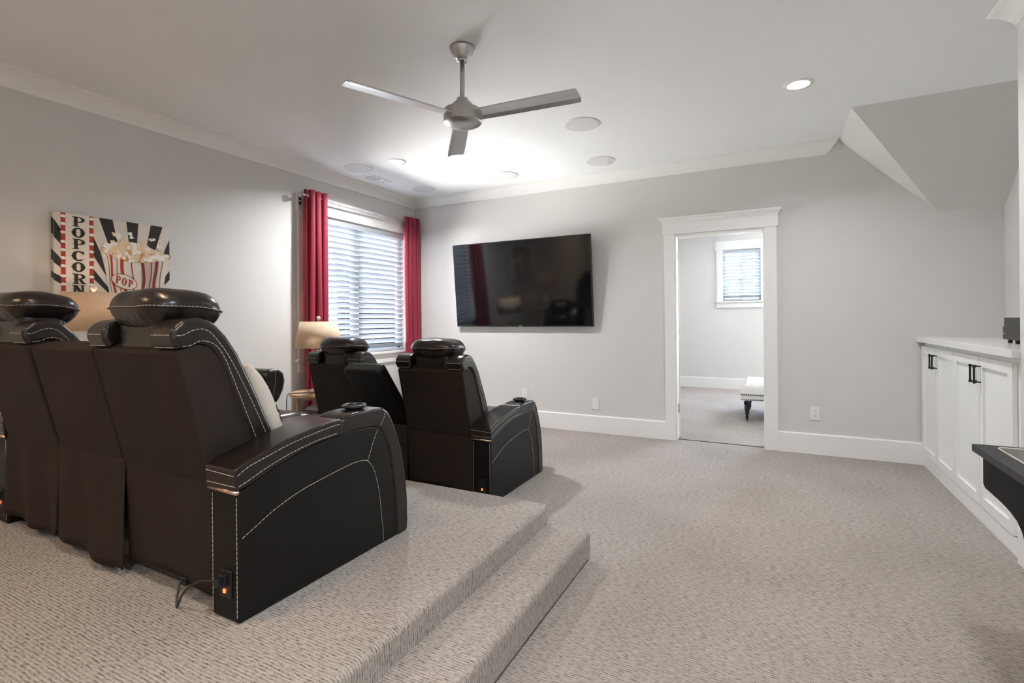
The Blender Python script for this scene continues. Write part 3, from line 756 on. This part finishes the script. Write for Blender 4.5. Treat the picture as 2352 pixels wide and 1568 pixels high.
for P in ([(0.243, 0), (0.323, 0), (0.352, 0.157), (0.375, 0.25), (0.330, 0.25), (0.302, 0.191)], [(0.406, 0), (0.483, 0), (0.470, 0.20), (0.430, 0.22)], [(0.564, 0), (0.645, 0), (0.585, 0.21), (0.528, 0.20)],
          [(0.692, 0.088), (0.692, 0.226), (0.683, 0.240), (0.635, 0.235)], [(0.692, 0.325), (0.692, 0.392), (0.649, 0.438), (0.640, 0.395)],
          [(0.212, 0.135), (0.253, 0.238), (0.289, 0.402), (0.211, 0.261)], [(0.212, 0.352), (0.300, 0.475), (0.300, 0.512), (0.212, 0.417)], [(0.0, 0.047), (0.036, 0.104), (0.036, 0.205), (0.0, 0.161)], [(0.0, 0.252), (0.036, 0.296), (0.036, 0.356), (0.0, 0.325)],
          [(0.0, 0.390), (0.036, 0.412), (0.036, 0.459), (0.0, 0.437)], [(0.214, 0.50), (0.25, 0.52), (0.27, 0.555), (0.214, 0.55)]): F.poly(P); F.done('sunburst_ray', 'print_black')
S_ = MB()                                    # the rays wrap round the canvas edge
for (a, b) in ((0.025, 0.047), (0.135, 0.161)): pass
for (t0, t1) in ((0.047, 0.150), (0.252, 0.318), (0.390, 0.432)):
    S_ = MB(); S_.add([(0.002, -0.0006, -t0 + 0.018), (PD - 0.002, -0.0006, -t0), (PD - 0.002, -0.0006, -t1), (0.002, -0.0006, -t1 + 0.018)], [(0, 1, 2, 3)])
    S_.build('edge_print', 'print_black', pic, fix=False)
F = FL(1); F.poly([(0.060, 0), (0.188, 0), (0.188, PH), (0.060, PH)]); F.done('title_strip', 'print_cream')
F = FL(1)
for s0, s1 in ((0.036, 0.060), (0.188, 0.212)): F.poly([(s0, 0), (s1, 0), (s1, PH), (s0, PH)]); F.done('film_strip', 'print_red')
F = FL(2)
for sc_, tt in ((0.0475, (0.022, 0.071, 0.126, 0.186, 0.239, 0.291, 0.342, 0.407, 0.460, 0.515)), (0.2, (0.017, 0.068, 0.123, 0.184, 0.236, 0.288, 0.340, 0.404, 0.456, 0.510))):
    for t in tt: F.disc((sc_, t), 0.0145, 0.0098)
F.done('film_dots', 'print_white', True)
F = FL(2)
for ch, (t0, t1) in zip('POPCORN', ((0.015, 0.080), (0.086, 0.152), (0.160, 0.227), (0.238, 0.305), (0.312, 0.377), (0.388, 0.455), (0.463, 0.530))):
    letter(ch, F, lambda x, y, t0=t0, t1=t1: (0.090 + 0.076 * x, t0 + (t1 - t0) * y)); F.done('title_letter', 'ink')
F = FL(3)   # tub
rimL, rimR = (0.257, 0.215), (0.685, 0.225)
def rim(u):  # scalloped front rim of the tub
    a = (1 - u) ** 2; b = 2 * u * (1 - u); c = u * u
    return (a * 0.257 + b * 0.47 + c * 0.685, a * 0.215 + b * 0.345 + c * 0.225)
def foot(u): return (0.300 + 0.345 * u, 0.505 + 0.05)
F.poly([rim(i / 24) for i in range(25)] + [(0.648, 0.448), (0.643, 0.555), (0.305, 0.555), (0.30, 0.505)]); F.done('popcorn_tub', 'print_cream')
F = FL(4)
for (u0, u1) in ((0.56, 0.86),):
    F.poly([rim(u0 + (u1 - u0) * i / 8) for i in range(9)] + [(0.305 + 0.34 * (u1 * 0.95), 0.555), (0.305 + 0.34 * u0, 0.555)])
F.done('tub_shade_panel', 'print_pink')
F = FL(5); F2 = FL(5)
for k, (u, wd, mat_) in enumerate(((0.06, 0.003, 1), (0.11, 0.012, 1), (0.20, 0.004, 1), (0.28, 0.020, 1), (0.43, 0.006, 1), (0.60, 0.018, 2), (0.72, 0.005, 2), (0.80, 0.018, 2), (0.90, 0.004, 2))):
    p0 = rim(u); q0 = (0.305 + 0.338 * u, 0.555)
    L_ = []; R_ = []
    for j in range(13):
        v = j / 12
        s = p0[0] + (q0[0] - p0[0]) * v + 0.005 * math.sin(7 * v + k); t = p0[1] + (q0[1] - p0[1]) * v
        L_.append((s - wd / 2, t)); R_.append((s + wd / 2, t))
    for j in range(12): F.poly([L_[j], R_[j], R_[j + 1], L_[j + 1]])
    F.done('tub_stripe', 'print_red' if mat_ == 1 else 'print_maroon')
F = FL(6); F.poly([rim(i / 24) for i in range(25)] + [(0.60, 0.185), (0.52, 0.150), (0.44, 0.140), (0.36, 0.145), (0.31, 0.165)]); F.done('popcorn_heap', 'print_yellow')
rr = random.Random(11)
Fo, Fy, Fw = FL(7), FL(8), FL(9)
for i in range(110):
    u = rr.random(); base = rim(u); top = 0.195 - 0.075 * math.sin(math.pi * min(1, u * 1.25)) * (1 if u < 0.8 else 0.4) + 0.05 * max(0, u - 0.6)
    t = top + (base[1] - 0.004 - top) * rr.random(); r = 0.010 + 0.009 * rr.random()
    (Fo if rr.random() < 0.30 and t > 0.20 else Fy if rr.random() < 0.5 else Fw).disc((base[0] + 0.01 * (rr.random() - 0.5), t), r, r * 0.85, rr.random() * 3, 12, 0.16)
for i in range(26):
    u = 0.12 + 0.78 * i / 25; b = rim(u)
    (Fo if i % 3 else Fy).disc((b[0], b[1] - 0.010), 0.013, 0.009, 0, 10, 0.1)
for (s, t, r) in ((0.352, 0.108, 0.024), (0.330, 0.100, 0.016), (0.428, 0.085, 0.017), (0.436, 0.107, 0.014), (0.560, 0.108, 0.014), (0.581, 0.104, 0.013), (0.622, 0.168, 0.015), (0.612, 0.150, 0.013), (0.634, 0.152, 0.012), (0.33, 0.165, 0.018), (0.235, 0.487, 0.016), (0.44, 0.155, 0.013)):
    (Fy if rr.random() < 0.4 else Fw).disc((s, t), r, r * 0.8, rr.random() * 3, 12, 0.2)
Fo.done('popcorn', 'print_orange', True); Fy.done('popcorn', 'print_yellow', True); Fw.done('popcorn', 'print_white', True)
F = FL(10); F.disc((0.390, 0.424), 0.080, 0.047, math.radians(20), 30); F.done('badge', 'print_cream')
F = FL(11); F.band((0.390, 0.424), (0.083, 0.050), (0.079, 0.046), 0, 2 * math.pi, 40, math.radians(20)); F.done('badge_outline', 'print_red')
ra_ = math.radians(17)
for i, ch in enumerate('POP'):
    def T(x, y, i=i):
        a, b = -0.058 + 0.040 * i + 0.034 * x, -0.026 + 0.052 * y
        return (0.390 + a * math.cos(ra_) - b * math.sin(ra_) * 0.4, 0.424 + a * math.sin(ra_) + b)
    letter(ch, F, T); F.done('badge_letter', 'print_red')

# ================================================================== LAMPS AND SIDE TABLES
def make_lamp(label, loc, lit):
    root = thing('table_lamp', label, 'lamp', loc, 0, 'tan drum shade table lamps')
    MB().lathe([(0.075, 0.0), (0.078, 0.012), (0.06, 0.022), (0.025, 0.035), (0.020, 0.06), (0.045, 0.10), (0.060, 0.15), (0.052, 0.21), (0.028, 0.26), (0.018, 0.29), (0.022, 0.30), (0.014, 0.31), (0.012, 0.36)], 28).build('base', 'lamp_base', root, smooth=True)
    MB().lathe([(0.018, 0.36), (0.018, 0.42), (0.012, 0.425)], 16).build('socket', 'nickel', root, smooth=True)
    MB().tube([(0.0, 0, 0.42), (0.04, 0, 0.45), (0.045, 0, 0.55), (0.0, 0, 0.625), (-0.045, 0, 0.55), (-0.04, 0, 0.45), (0, 0, 0.42)], 0.002, 6).build('harp', 'nickel', root)
    sh = MB().lathe([(0.203, 0.40), (0.158, 0.632)], 48, cap=False).build('shade', 'shade_linen', root, smooth=True, solid=0.003)
    MB().lathe([(0.2045, 0.400), (0.2045, 0.405), (0.2005, 0.405), (0.2005, 0.400), (0.2045, 0.400)], 48, cap=False).lathe([(0.1595, 0.628), (0.1595, 0.633), (0.1555, 0.633), (0.1555, 0.628), (0.1595, 0.628)], 48, cap=False).build('shade_trim', 'shade_linen', sh)
    MB().tube([(-0.157, 0, 0.628), (0.157, 0, 0.628)], 0.0018, 6).tube([(0, -0.157, 0.628), (0, 0.157, 0.628)], 0.0018, 6).build('spider', 'nickel', root)
    MB().lathe([(0.006, 0.63), (0.006, 0.645), (0.010, 0.648), (0.016, 0.656), (0.018, 0.665), (0.015, 0.675), (0.006, 0.682)], 16).build('finial', 'lamp_base', root, smooth=True)
    MB().puff((0, 0, 0.475), (0.028, 0.028, 0.045), (2, 2, 2), n=8).build('bulb', 'can_lens' if lit else 'print_white', root, smooth=True)
    if lit:
        l = bpy.data.lights.new('bulb_light', 'POINT'); l.energy = LAMP_POWER; l.color = (1.0, 0.66, 0.36); l.shadow_soft_size = 0.04
        lo = bpy.data.objects.new('bulb_light', l); COL.objects.link(lo); lo.parent = root; lo.location = (0, 0, 0.52)
    return root
def make_table(label, loc, r, h):
    root = thing('side_table', label, 'table', loc, 0, 'round wooden side tables')
    MB().lathe([(r - 0.012, h - 0.030), (r, h - 0.022), (r, h - 0.004), (r - 0.004, h)], 48).build('tabletop', 'oak', root)
    for k in range(4):
        a = math.radians(45 + 90 * k + 12)
        MB().tube([(0.72 * r * math.cos(a), 0.72 * r * math.sin(a), h - 0.03), (0.82 * r * math.cos(a), 0.82 * r * math.sin(a), 0.0)], [0.013, 0.009], 10).build('leg', 'oak', root, smooth=True)
    MB().lathe([(r * 0.62, h - 0.055), (r * 0.66, h - 0.055), (r * 0.66, h - 0.03), (r * 0.62, h - 0.03)], 32).build('apron', 'oak', root)
    return root
make_table('round wooden side table by the window, under the tan lamp', (0.43, -1.935, 0), 0.245, 0.575)
l1 = make_lamp('tan linen table lamp on a side table in front of the window', (0.43, -1.935, 0.575), False)
make_table('round wooden side table against the left wall, beside the near loveseat', (0.34, -3.60, 0.245), 0.245, 0.52)
l2 = make_lamp('glowing tan table lamp below the POPCORN picture', (0.34, -3.60, 0.765), True)
lc = tag(MB().tube(catmull([(0.50, -2.02, 0.581), (0.40, -2.11, 0.580), (0.35, -2.165, 0.582), (0.335, -2.188, 0.575), (0.33, -2.20, 0.52), (0.33, -2.20, 0.35), (0.32, -2.19, 0.10), (0.25, -2.15, 0.004), (0.05, -2.1, 0.004)], 8), 0.003, 8).build('lamp_cord', 'bronze', smooth=True), 'brown lamp cord hanging off the side table by the window', 'cord')

# ================================================================== TELEVISION
tv = thing('television', 'large black flat screen television tilted down on the far wall', 'television', (1.5435, -0.055, 1.13))
tv.rotation_euler = (math.radians(5.3), 0, 0)
TW, TH = 0.8535, 0.974
MB().box(-TW, TW, 0.0, 0.045, 0.0, TH).build('housing', 'tv_bezel', tv, bevel=0.004)
fr = MB()
fr.box(-TW, TW, -0.006, 0.002, 0, 0.014).box(-TW, TW, -0.006, 0.002, TH - 0.009, TH).box(-TW, -TW + 0.009, -0.006, 0.002, 0, TH).box(TW - 0.009, TW, -0.006, 0.002, 0, TH)
fr.build('bezel', 'tv_bezel', tv)
MB().box(-TW + 0.008, TW - 0.008, -0.002, 0.001, 0.013, TH - 0.008).build('screen', 'tv_screen', tv)
MB().box(-0.020, 0.020, -0.0075, -0.004, 0.003, 0.0115).build('logo', 'silver', tv)
MB().box(-0.25, 0.25, 0.045, 0.055, 0.15, 0.55).build('wall_mount', 'black_plastic', tv)
MB().box(-0.05, 0.05, 0.0, 0.10, 0.45, 0.62).build('mount_arm', 'black_plastic', tv).location = (0, 0.045, 0)

# ================================================================== CEILING FAN
fan = thing('ceiling_fan', 'brushed nickel three blade ceiling fan hanging in the middle of the room', 'ceiling fan', (2.545, -2.80, H))
MB().lathe([(0.022, -0.072), (0.030, -0.070), (0.042, -0.056), (0.060, -0.028), (0.069, -0.010), (0.071, 0.0)], 40).build('canopy', 'nickel', fan, smooth=True)
MB().lathe([(0.020, -0.078), (0.028, -0.078), (0.029, -0.068), (0.020, -0.068)], 28).build('canopy_ring', 'chrome', fan, smooth=True)
MB().tube([(0, 0, -0.30), (0, 0, -0.06)], 0.0135, 18).build('downrod', 'nickel', fan, smooth=True)
MB().lathe([(0.020, -0.280), (0.031, -0.284), (0.034, -0.304), (0.050, -0.310), (0.060, -0.322), (0.062, -0.352)][::-1], 48).build('coupler', 'nickel', fan, bevel=0.002)
mo = MB().lathe([(0.102, -0.425), (0.107, -0.420), (0.107, -0.356), (0.103, -0.350), (0.05, -0.349)], 48).build('motor', 'nickel', fan, bevel=0.002)
MB().lathe([(0.004, -0.442), (0.06, -0.439), (0.088, -0.432), (0.100, -0.424), (0.102, -0.420)], 48).build('motor_cap', 'nickel', mo, bevel=0.001)
bl_me = None
for ang in (4, 127, 246):
    if bl_me is None:
        mb = MB()
        sec = [(-0.056, 0.005), (-0.01, 0.002), (0.030, -0.003), (0.055, -0.017)]
        xs_ = [0.085, 0.13, 0.38, 0.635, 0.662, 0.672]
        sc_ = [0.80, 0.86, 0.96, 1.02, 1.0, 0.86]
        V = []; Fs = []
        for x, s in zip(xs_, sc_):
            for (y, z) in sec: V.append((x, y * s, z))
        n = len(sec)
        for i in range(len(xs_) - 1):
            for j in range(n - 1): Fs.append((i * n + j, (i + 1) * n + j, (i + 1) * n + j + 1, i * n + j + 1))
        o = mb.add(V, Fs).build('blade', 'blade_paint', fan, solid=0.006, fix=True); bl_me = o.data
    else:
        o = bpy.data.objects.new('blade', bl_me); COL.objects.link(o); o.parent = fan
        m = o.modifiers.new('thickness', 'SOLIDIFY'); m.thickness = 0.006; m.offset = 0
    o.location = (0, 0, -0.382); o.rotation_euler = (0, 0, math.radians(ang))

# ================================================================== RECESSED LIGHTS, SPEAKERS, VENT
def can_light(label, x, y, color, power, group='recessed ceiling lights'):
    root = thing('recessed_light', label, 'ceiling light', (x, y, H), 0, group)
    MB().lathe([(0.066, -0.004), (0.088, -0.005), (0.090, -0.001), (0.090, 0.0), (0.066, 0.0)], 36, cap=False).build('trim_ring', 'can_trim', root, smooth=True)
    MB().lathe([(0.060, -0.0035), (0.066, -0.0035), (0.066, -0.001)], 36).build('lens', 'can_lens', root)
    l = bpy.data.lights.new('downlight', 'AREA'); l.shape = 'DISK'; l.size = 0.15; l.energy = power; l.color = color; l.spread = math.radians(150)
    lo = bpy.data.objects.new('downlight', l); COL.objects.link(lo); lo.parent = root; lo.location = (0, 0, -0.008)
    return root
NEUT = (0.97, 0.985, 1.0); WARM = (1.0, 0.70, 0.43)
can_light('small round recessed light near the window corner of the ceiling', 0.88, -1.376, NEUT, CAN_POWER * 1.3)
can_light('bright round recessed light near the sloped ceiling on the right', 4.245, -1.383, NEUT, CAN_POWER * 0.50)
can_light('added fill downlight above the near loveseat, out of frame', 2.30, -4.55, WARM, CAN_POWER * 0.20)  # unseen fill light, added to brighten the left wall and platform
can_light('recessed light above the camera, out of frame', 4.25, -4.75, NEUT, CAN_POWER * 0.8)
can_light('recessed light at the rear left of the room, out of frame', 0.90, -6.1, WARM, CAN_POWER * 0.55)
can_light('recessed light at the rear right of the room, out of frame', 4.25, -6.5, NEUT, CAN_POWER)
def speaker(label, x, y):
    root = thing('ceiling_speaker', label, 'speaker', (x, y, H), 0, 'flush ceiling speakers')
    MB().lathe([(0.134, -0.006), (0.140, -0.005), (0.141, 0.0), (0.134, 0.0)], 48, cap=False).build('rim', 'can_trim', root, smooth=True)
    MB().lathe([(0.10, -0.0062), (0.134, -0.0052), (0.134, -0.001)], 48).build('grille', 'speaker_cloth', root)
speaker('round ceiling speaker nearest the fan, right of its blades', 2.765, -1.417)
speaker('round ceiling speaker above the right end of the television', 2.614, -0.455)
speaker('round ceiling speaker above the left part of the television', 1.578, -0.468)
speaker('faint round ceiling speaker left of the recessed light, above the left curtain', 0.405, -1.392)
speaker('faint round ceiling speaker closest to the corner of crown moulding', 0.472, -0.427)
vent = thing('air_vent', 'white rectangular ceiling air vent beside the crown moulding over the window', 'vent', (0.285, -1.02, H))
MB().box(-0.085, 0.085, -0.165, 0.165, -0.006, 0).build('plate', 'vent_paint', vent, bevel=0.004)
MB().box(-0.052, 0.052, -0.115, 0.02, -0.0075, -0.005).build('opening', 'vent_dark', vent)
for k in range(7):
    MB().box(-0.05, 0.05, -0.108 + k * 0.018, -0.100 + k * 0.018, -0.010, -0.006).build('louver', 'vent_paint', vent)
MB().box(-0.01, 0.01, 0.11, 0.125, -0.012, -0.005).build('lever', 'vent_paint', vent)

# ================================================================== WALL PLATES
def plate(name, label, x, z, duplex):
    root = thing(name, label, 'outlet' if duplex else 'wall plate', (x, 0, z))
    MB().box(-0.0385, 0.0385, -0.006, 0, -0.060, 0.060).build('cover', 'outlet_plastic', root, bevel=0.003)
    if duplex:
        for dz in (-0.021, 0.021):
            r_ = MB().prism([(0.0165 * math.cos(t), dz + max(-0.0135, min(0.0135, 0.0175 * math.sin(t)))) for t in [2 * math.pi * j / 20 for j in range(20)]], -0.0085, -0.005, 'y').build('receptacle', 'outlet_plastic', root)
            MB().box(-0.0075, -0.005, -0.0095, -0.008, dz - 0.001, dz + 0.008).box(0.005, 0.0075, -0.0095, -0.008, dz - 0.001, dz + 0.007).box(-0.002, 0.002, -0.0095, -0.008, dz - 0.009, dz - 0.005).build('slots', 'slot_dark', r_)
        MB().lathe([(0.003, 0), (0.003, 0.001)], 10, M=Matrix.Translation((0, -0.006, 0)) @ Matrix.Rotation(math.radians(90), 4, 'X')).build('screw', 'outlet_plastic', root)
    else:
        MB().lathe([(0.004, 0), (0.004, 0.002)], 12, M=Matrix.Translation((0, -0.006, 0.03)) @ Matrix.Rotation(math.radians(90), 4, 'X')).build('screw', 'silver', root)
    return root
plate('wall_outlet', 'white duplex outlet right of the doorway', 4.411, 0.360, True)
plate('wall_outlet', 'white duplex outlet below the television, behind the lower loveseat arm', 1.561, 0.366, True)
plate('wall_plate', 'plain white wall plate between the television and the doorway', 2.398, 0.305, False)

# ================================================================== CABINETS
XC = 5.158
def cabinet(label, y1, y0, filler=0.0):
    root = thing('base_cabinet', label, 'cabinet', (XC, (y0 + y1) / 2, 0), 0, 'white shaker base cabinets')
    c = (y0 + y1) / 2; h0, h1 = y0 - c, y1 - c
    MB().box(0.021, 0.515, h0 - filler, h1, 0.0, 1.003).build('carcass', 'cabinet_paint', root)
    MB().box(0.006, 0.022, h0 - filler, h1, 0.0, 0.092).build('kickboard', 'cabinet_paint', root, bevel=0.002)
    half = (h1 - h0) / 2
    for k in (0, 1):                       # door nearer the far wall first
        b = h1 - k * half - 0.003; a = b - half + 0.006
        d = MB()
        z0, z1 = 0.100, 0.972; sw = 0.058
        d.box(0.0, 0.020, a, a + sw, z0, z1).box(0.0, 0.020, b - sw, b, z0, z1).box(0.0, 0.020, a + sw, b - sw, z0, z0 + sw).box(0.0, 0.020, a + sw, b - sw, z1 - sw, z1)
        do = d.build('door', 'cabinet_paint', root)
        MB().box(0.012, 0.019, a + sw - 0.002, b - sw + 0.002, z0 + sw - 0.002, z1 - sw + 0.002).build('door_panel', 'cabinet_paint', do)
        hy = a + 0.030 if k == 0 else b - 0.030
        hb = MB().tube([(-0.030, hy, 0.818), (-0.030, hy, 0.926)], 0.0055, 10)
        for z in (0.826, 0.918):
            hb.tube([(0.0, hy, z), (-0.030, hy, z)], 0.0042, 8).lathe([(0.0075, -0.008), (0.0075, 0.008)], 12, c=(-0.030, hy, z))
        hb.build('handle', 'bronze', do, smooth=False)
    return root
cabinet('white shaker base cabinet touching the far wall', -0.015, -0.830)
cabinet('white shaker base cabinet behind the black game table', -0.830, -1.772, filler=0.075)
ct = tag(MB().box(5.128, XA, YR, -0.001, 1.003, 1.0455).build('countertop', 'counter', bevel=0.003), 'white countertop running across the white cabinets', 'countertop')
dev = thing('media_box', 'small black electronics box standing on the white countertop', 'electronics', (5.40, -1.04, 1.0455), math.radians(0))
MB().box(-0.050, 0.085, -0.26, 0.0, 0.022, 0.155).build('body', 'black_plastic', dev, bevel=0.006, seg=3)
MB().box(-0.054, -0.048, -0.252, 0.004, 0.022, 0.100).build('front_panel', 'tv_bezel', dev, bevel=0.002)
MB().lathe([(0.0035, 0), (0.0035, 0.003)], 10, M=Matrix.Translation((-0.0545, -0.018, 0.058)) @ Matrix.Rotation(math.radians(-90), 4, 'Y')).build('indicator', 'print_white', dev)
for (x, y) in ((-0.03, -0.135), (-0.03, -0.20), (0.065, -0.135), (0.065, -0.20), (-0.03, -0.03), (0.065, -0.03)):
    MB().lathe([(0.010, 0.0), (0.012, 0.024)], 12, c=(x, y, 0)).build('foot', 'black_plastic', dev)

# ================================================================== GAME TABLE (bottom right)
gt = thing('game_table', 'black game table with grey top and inlaid line at the right edge', 'table', (4.60, -3.258, 0))
GW, GL, GZ = 0.53, 1.30, 0.840
MB().box(0, GW, -GL, 0, GZ - 0.022, GZ).build('top_rim', 'game_rim', gt, bevel=0.003)
MB().box(0.050, GW - 0.05, -GL + 0.05, -0.036, GZ - 0.001, GZ + 0.0012).build('playing_surface', 'game_top', gt)
def rrect(x0, x1, y0, y1, r, n=6):
    P = []
    for cx_, cy_, a in ((x1 - r, y1 - r, 0), (x0 + r, y1 - r, 90), (x0 + r, y0 + r, 180), (x1 - r, y0 + r, 270)):
        for k in range(n + 1):
            t = math.radians(a + 90 * k / n); P.append((cx_ + r * math.cos(t), cy_ + r * math.sin(t)))
    return P
ring = rrect(0.046, GW - 0.046, -GL + 0.046, -0.032, 0.02)
MB().tube([(x, y, GZ + 0.0006) for x, y in ring + ring[:1]], 0.0022, 6).build('inlay_line', 'game_line', gt)
ap = [(-0.046, GZ - 0.020), (-0.046, 0.738), (-0.060, 0.728), (-0.175, 0.724), (-0.225, 0.719), (-0.270, 0.709), (-0.300, 0.690), (-0.318, 0.664), (-0.325, 0.620), (-0.332, 0.0), (-0.46, 0.0), (-0.47, 0.58), (-0.52, 0.66), (-GL + 0.52, 0.66), (-GL + 0.47, 0.58), (-GL + 0.46, 0.0), (-GL + 0.33, 0.0), (-GL + 0.32, 0.62), (-GL + 0.27, 0.71), (-GL + 0.05, 0.73), (-GL + 0.05, GZ - 0.020)]
for x in (0.012, GW - 0.06):
    MB().prism(ap, x, x + 0.045, 'x').build('side_panel', 'game_black', gt, bevel=0.003)
for y in (-0.046, -GL + 0.09):
    MB().box(0.057, GW - 0.06, y - 0.03, y, 0.735, GZ - 0.02).build('apron', 'game_black', gt)
MB().box(0.057, GW - 0.06, -0.44, -0.36, 0.20, 0.28).build('stretcher', 'game_black', gt)

# ================================================================== TUFTED BENCH IN THE NEXT ROOM
bn = thing('tufted_bench', 'tufted cream bench with turned black legs, seen through the doorway', 'bench', (3.745, 1.255, 0))
BW, BL = 0.60, 0.98
MB().box(0.006, BW - 0.006, 0.006, BL - 0.006, 0.245, 0.325).build('frame', 'bench_linen', bn, bevel=0.012, seg=3)
btn = [(0.10 + 0.10 * i + (0.05 if j % 2 else 0), 0.09 + 0.10 * j) for j in range(9) for i in range(5) if 0.10 + 0.10 * i + (0.05 if j % 2 else 0) < BW - 0.06]
def topf(u, v):
    x, y = BW * u, BL * v
    e = min(u, 1 - u) * BW; g_ = min(v, 1 - v) * BL; d = min(e, g_)
    z = 0.330 + 0.105 * (1 - (1 - min(1, d / 0.09)) ** 2.4) ** 0.6
    dd = min((x - a) ** 2 + (y - b) ** 2 for a, b in btn)
    z -= 0.030 * math.exp(-dd / 0.0009)
    k = 1 + 0.03 * math.sin(math.pi * min(1, d / 0.04))
    return (x, y, z)
MB().grid(topf, 48, 78).build('cushion', 'bench_linen', bn, smooth=True, fix=False)
MB().box(0.0, BW, 0.0, BL, 0.318, 0.334).build('cushion_base', 'bench_linen', bn, bevel=0.007, seg=3)
bt = MB()
for a, b in btn: bt.puff((a, b, topf(a / BW, b / BL)[2] + 0.003), (0.010, 0.010, 0.006), (2, 2, 2), n=4)
bt.build('buttons', 'bench_linen', bn, smooth=True)['kind'] = 'stuff'
nl = MB()
for z in (0.258, 0.312):
    k = 0
    while 0.02 + k * 0.021 < BL: nl.puff((0.004, 0.02 + k * 0.021, z), (0.005, 0.007, 0.007), (2, 2, 2), n=3); k += 1
    k = 0
    while 0.02 + k * 0.021 < BW: nl.puff((0.02 + k * 0.021, 0.004, z), (0.007, 0.005, 0.007), (2, 2, 2), n=3); k += 1
nl.build('nailhead_trim', 'nail_brass', bn)['kind'] = 'stuff'
for (x, y) in ((0.065, 0.06), (BW - 0.065, 0.06), (0.065, BL - 0.06), (BW - 0.065, BL - 0.06)):
    lg = MB().lathe([(0.014, 0.030), (0.020, 0.045), (0.012, 0.06), (0.018, 0.075), (0.026, 0.13), (0.030, 0.165), (0.020, 0.178), (0.030, 0.190), (0.034, 0.215), (0.026, 0.235), (0.034, 0.246)], 18, c=(x, y, 0)).build('leg', 'bench_leg', bn, smooth=True)
    MB().lathe([(0.016, -0.008), (0.016, 0.008)], 14, M=Matrix.Translation((x, y + 0.01, 0.016)) @ Matrix.Rotation(math.radians(90), 4, 'Y')).build('caster', 'bench_leg', bn)
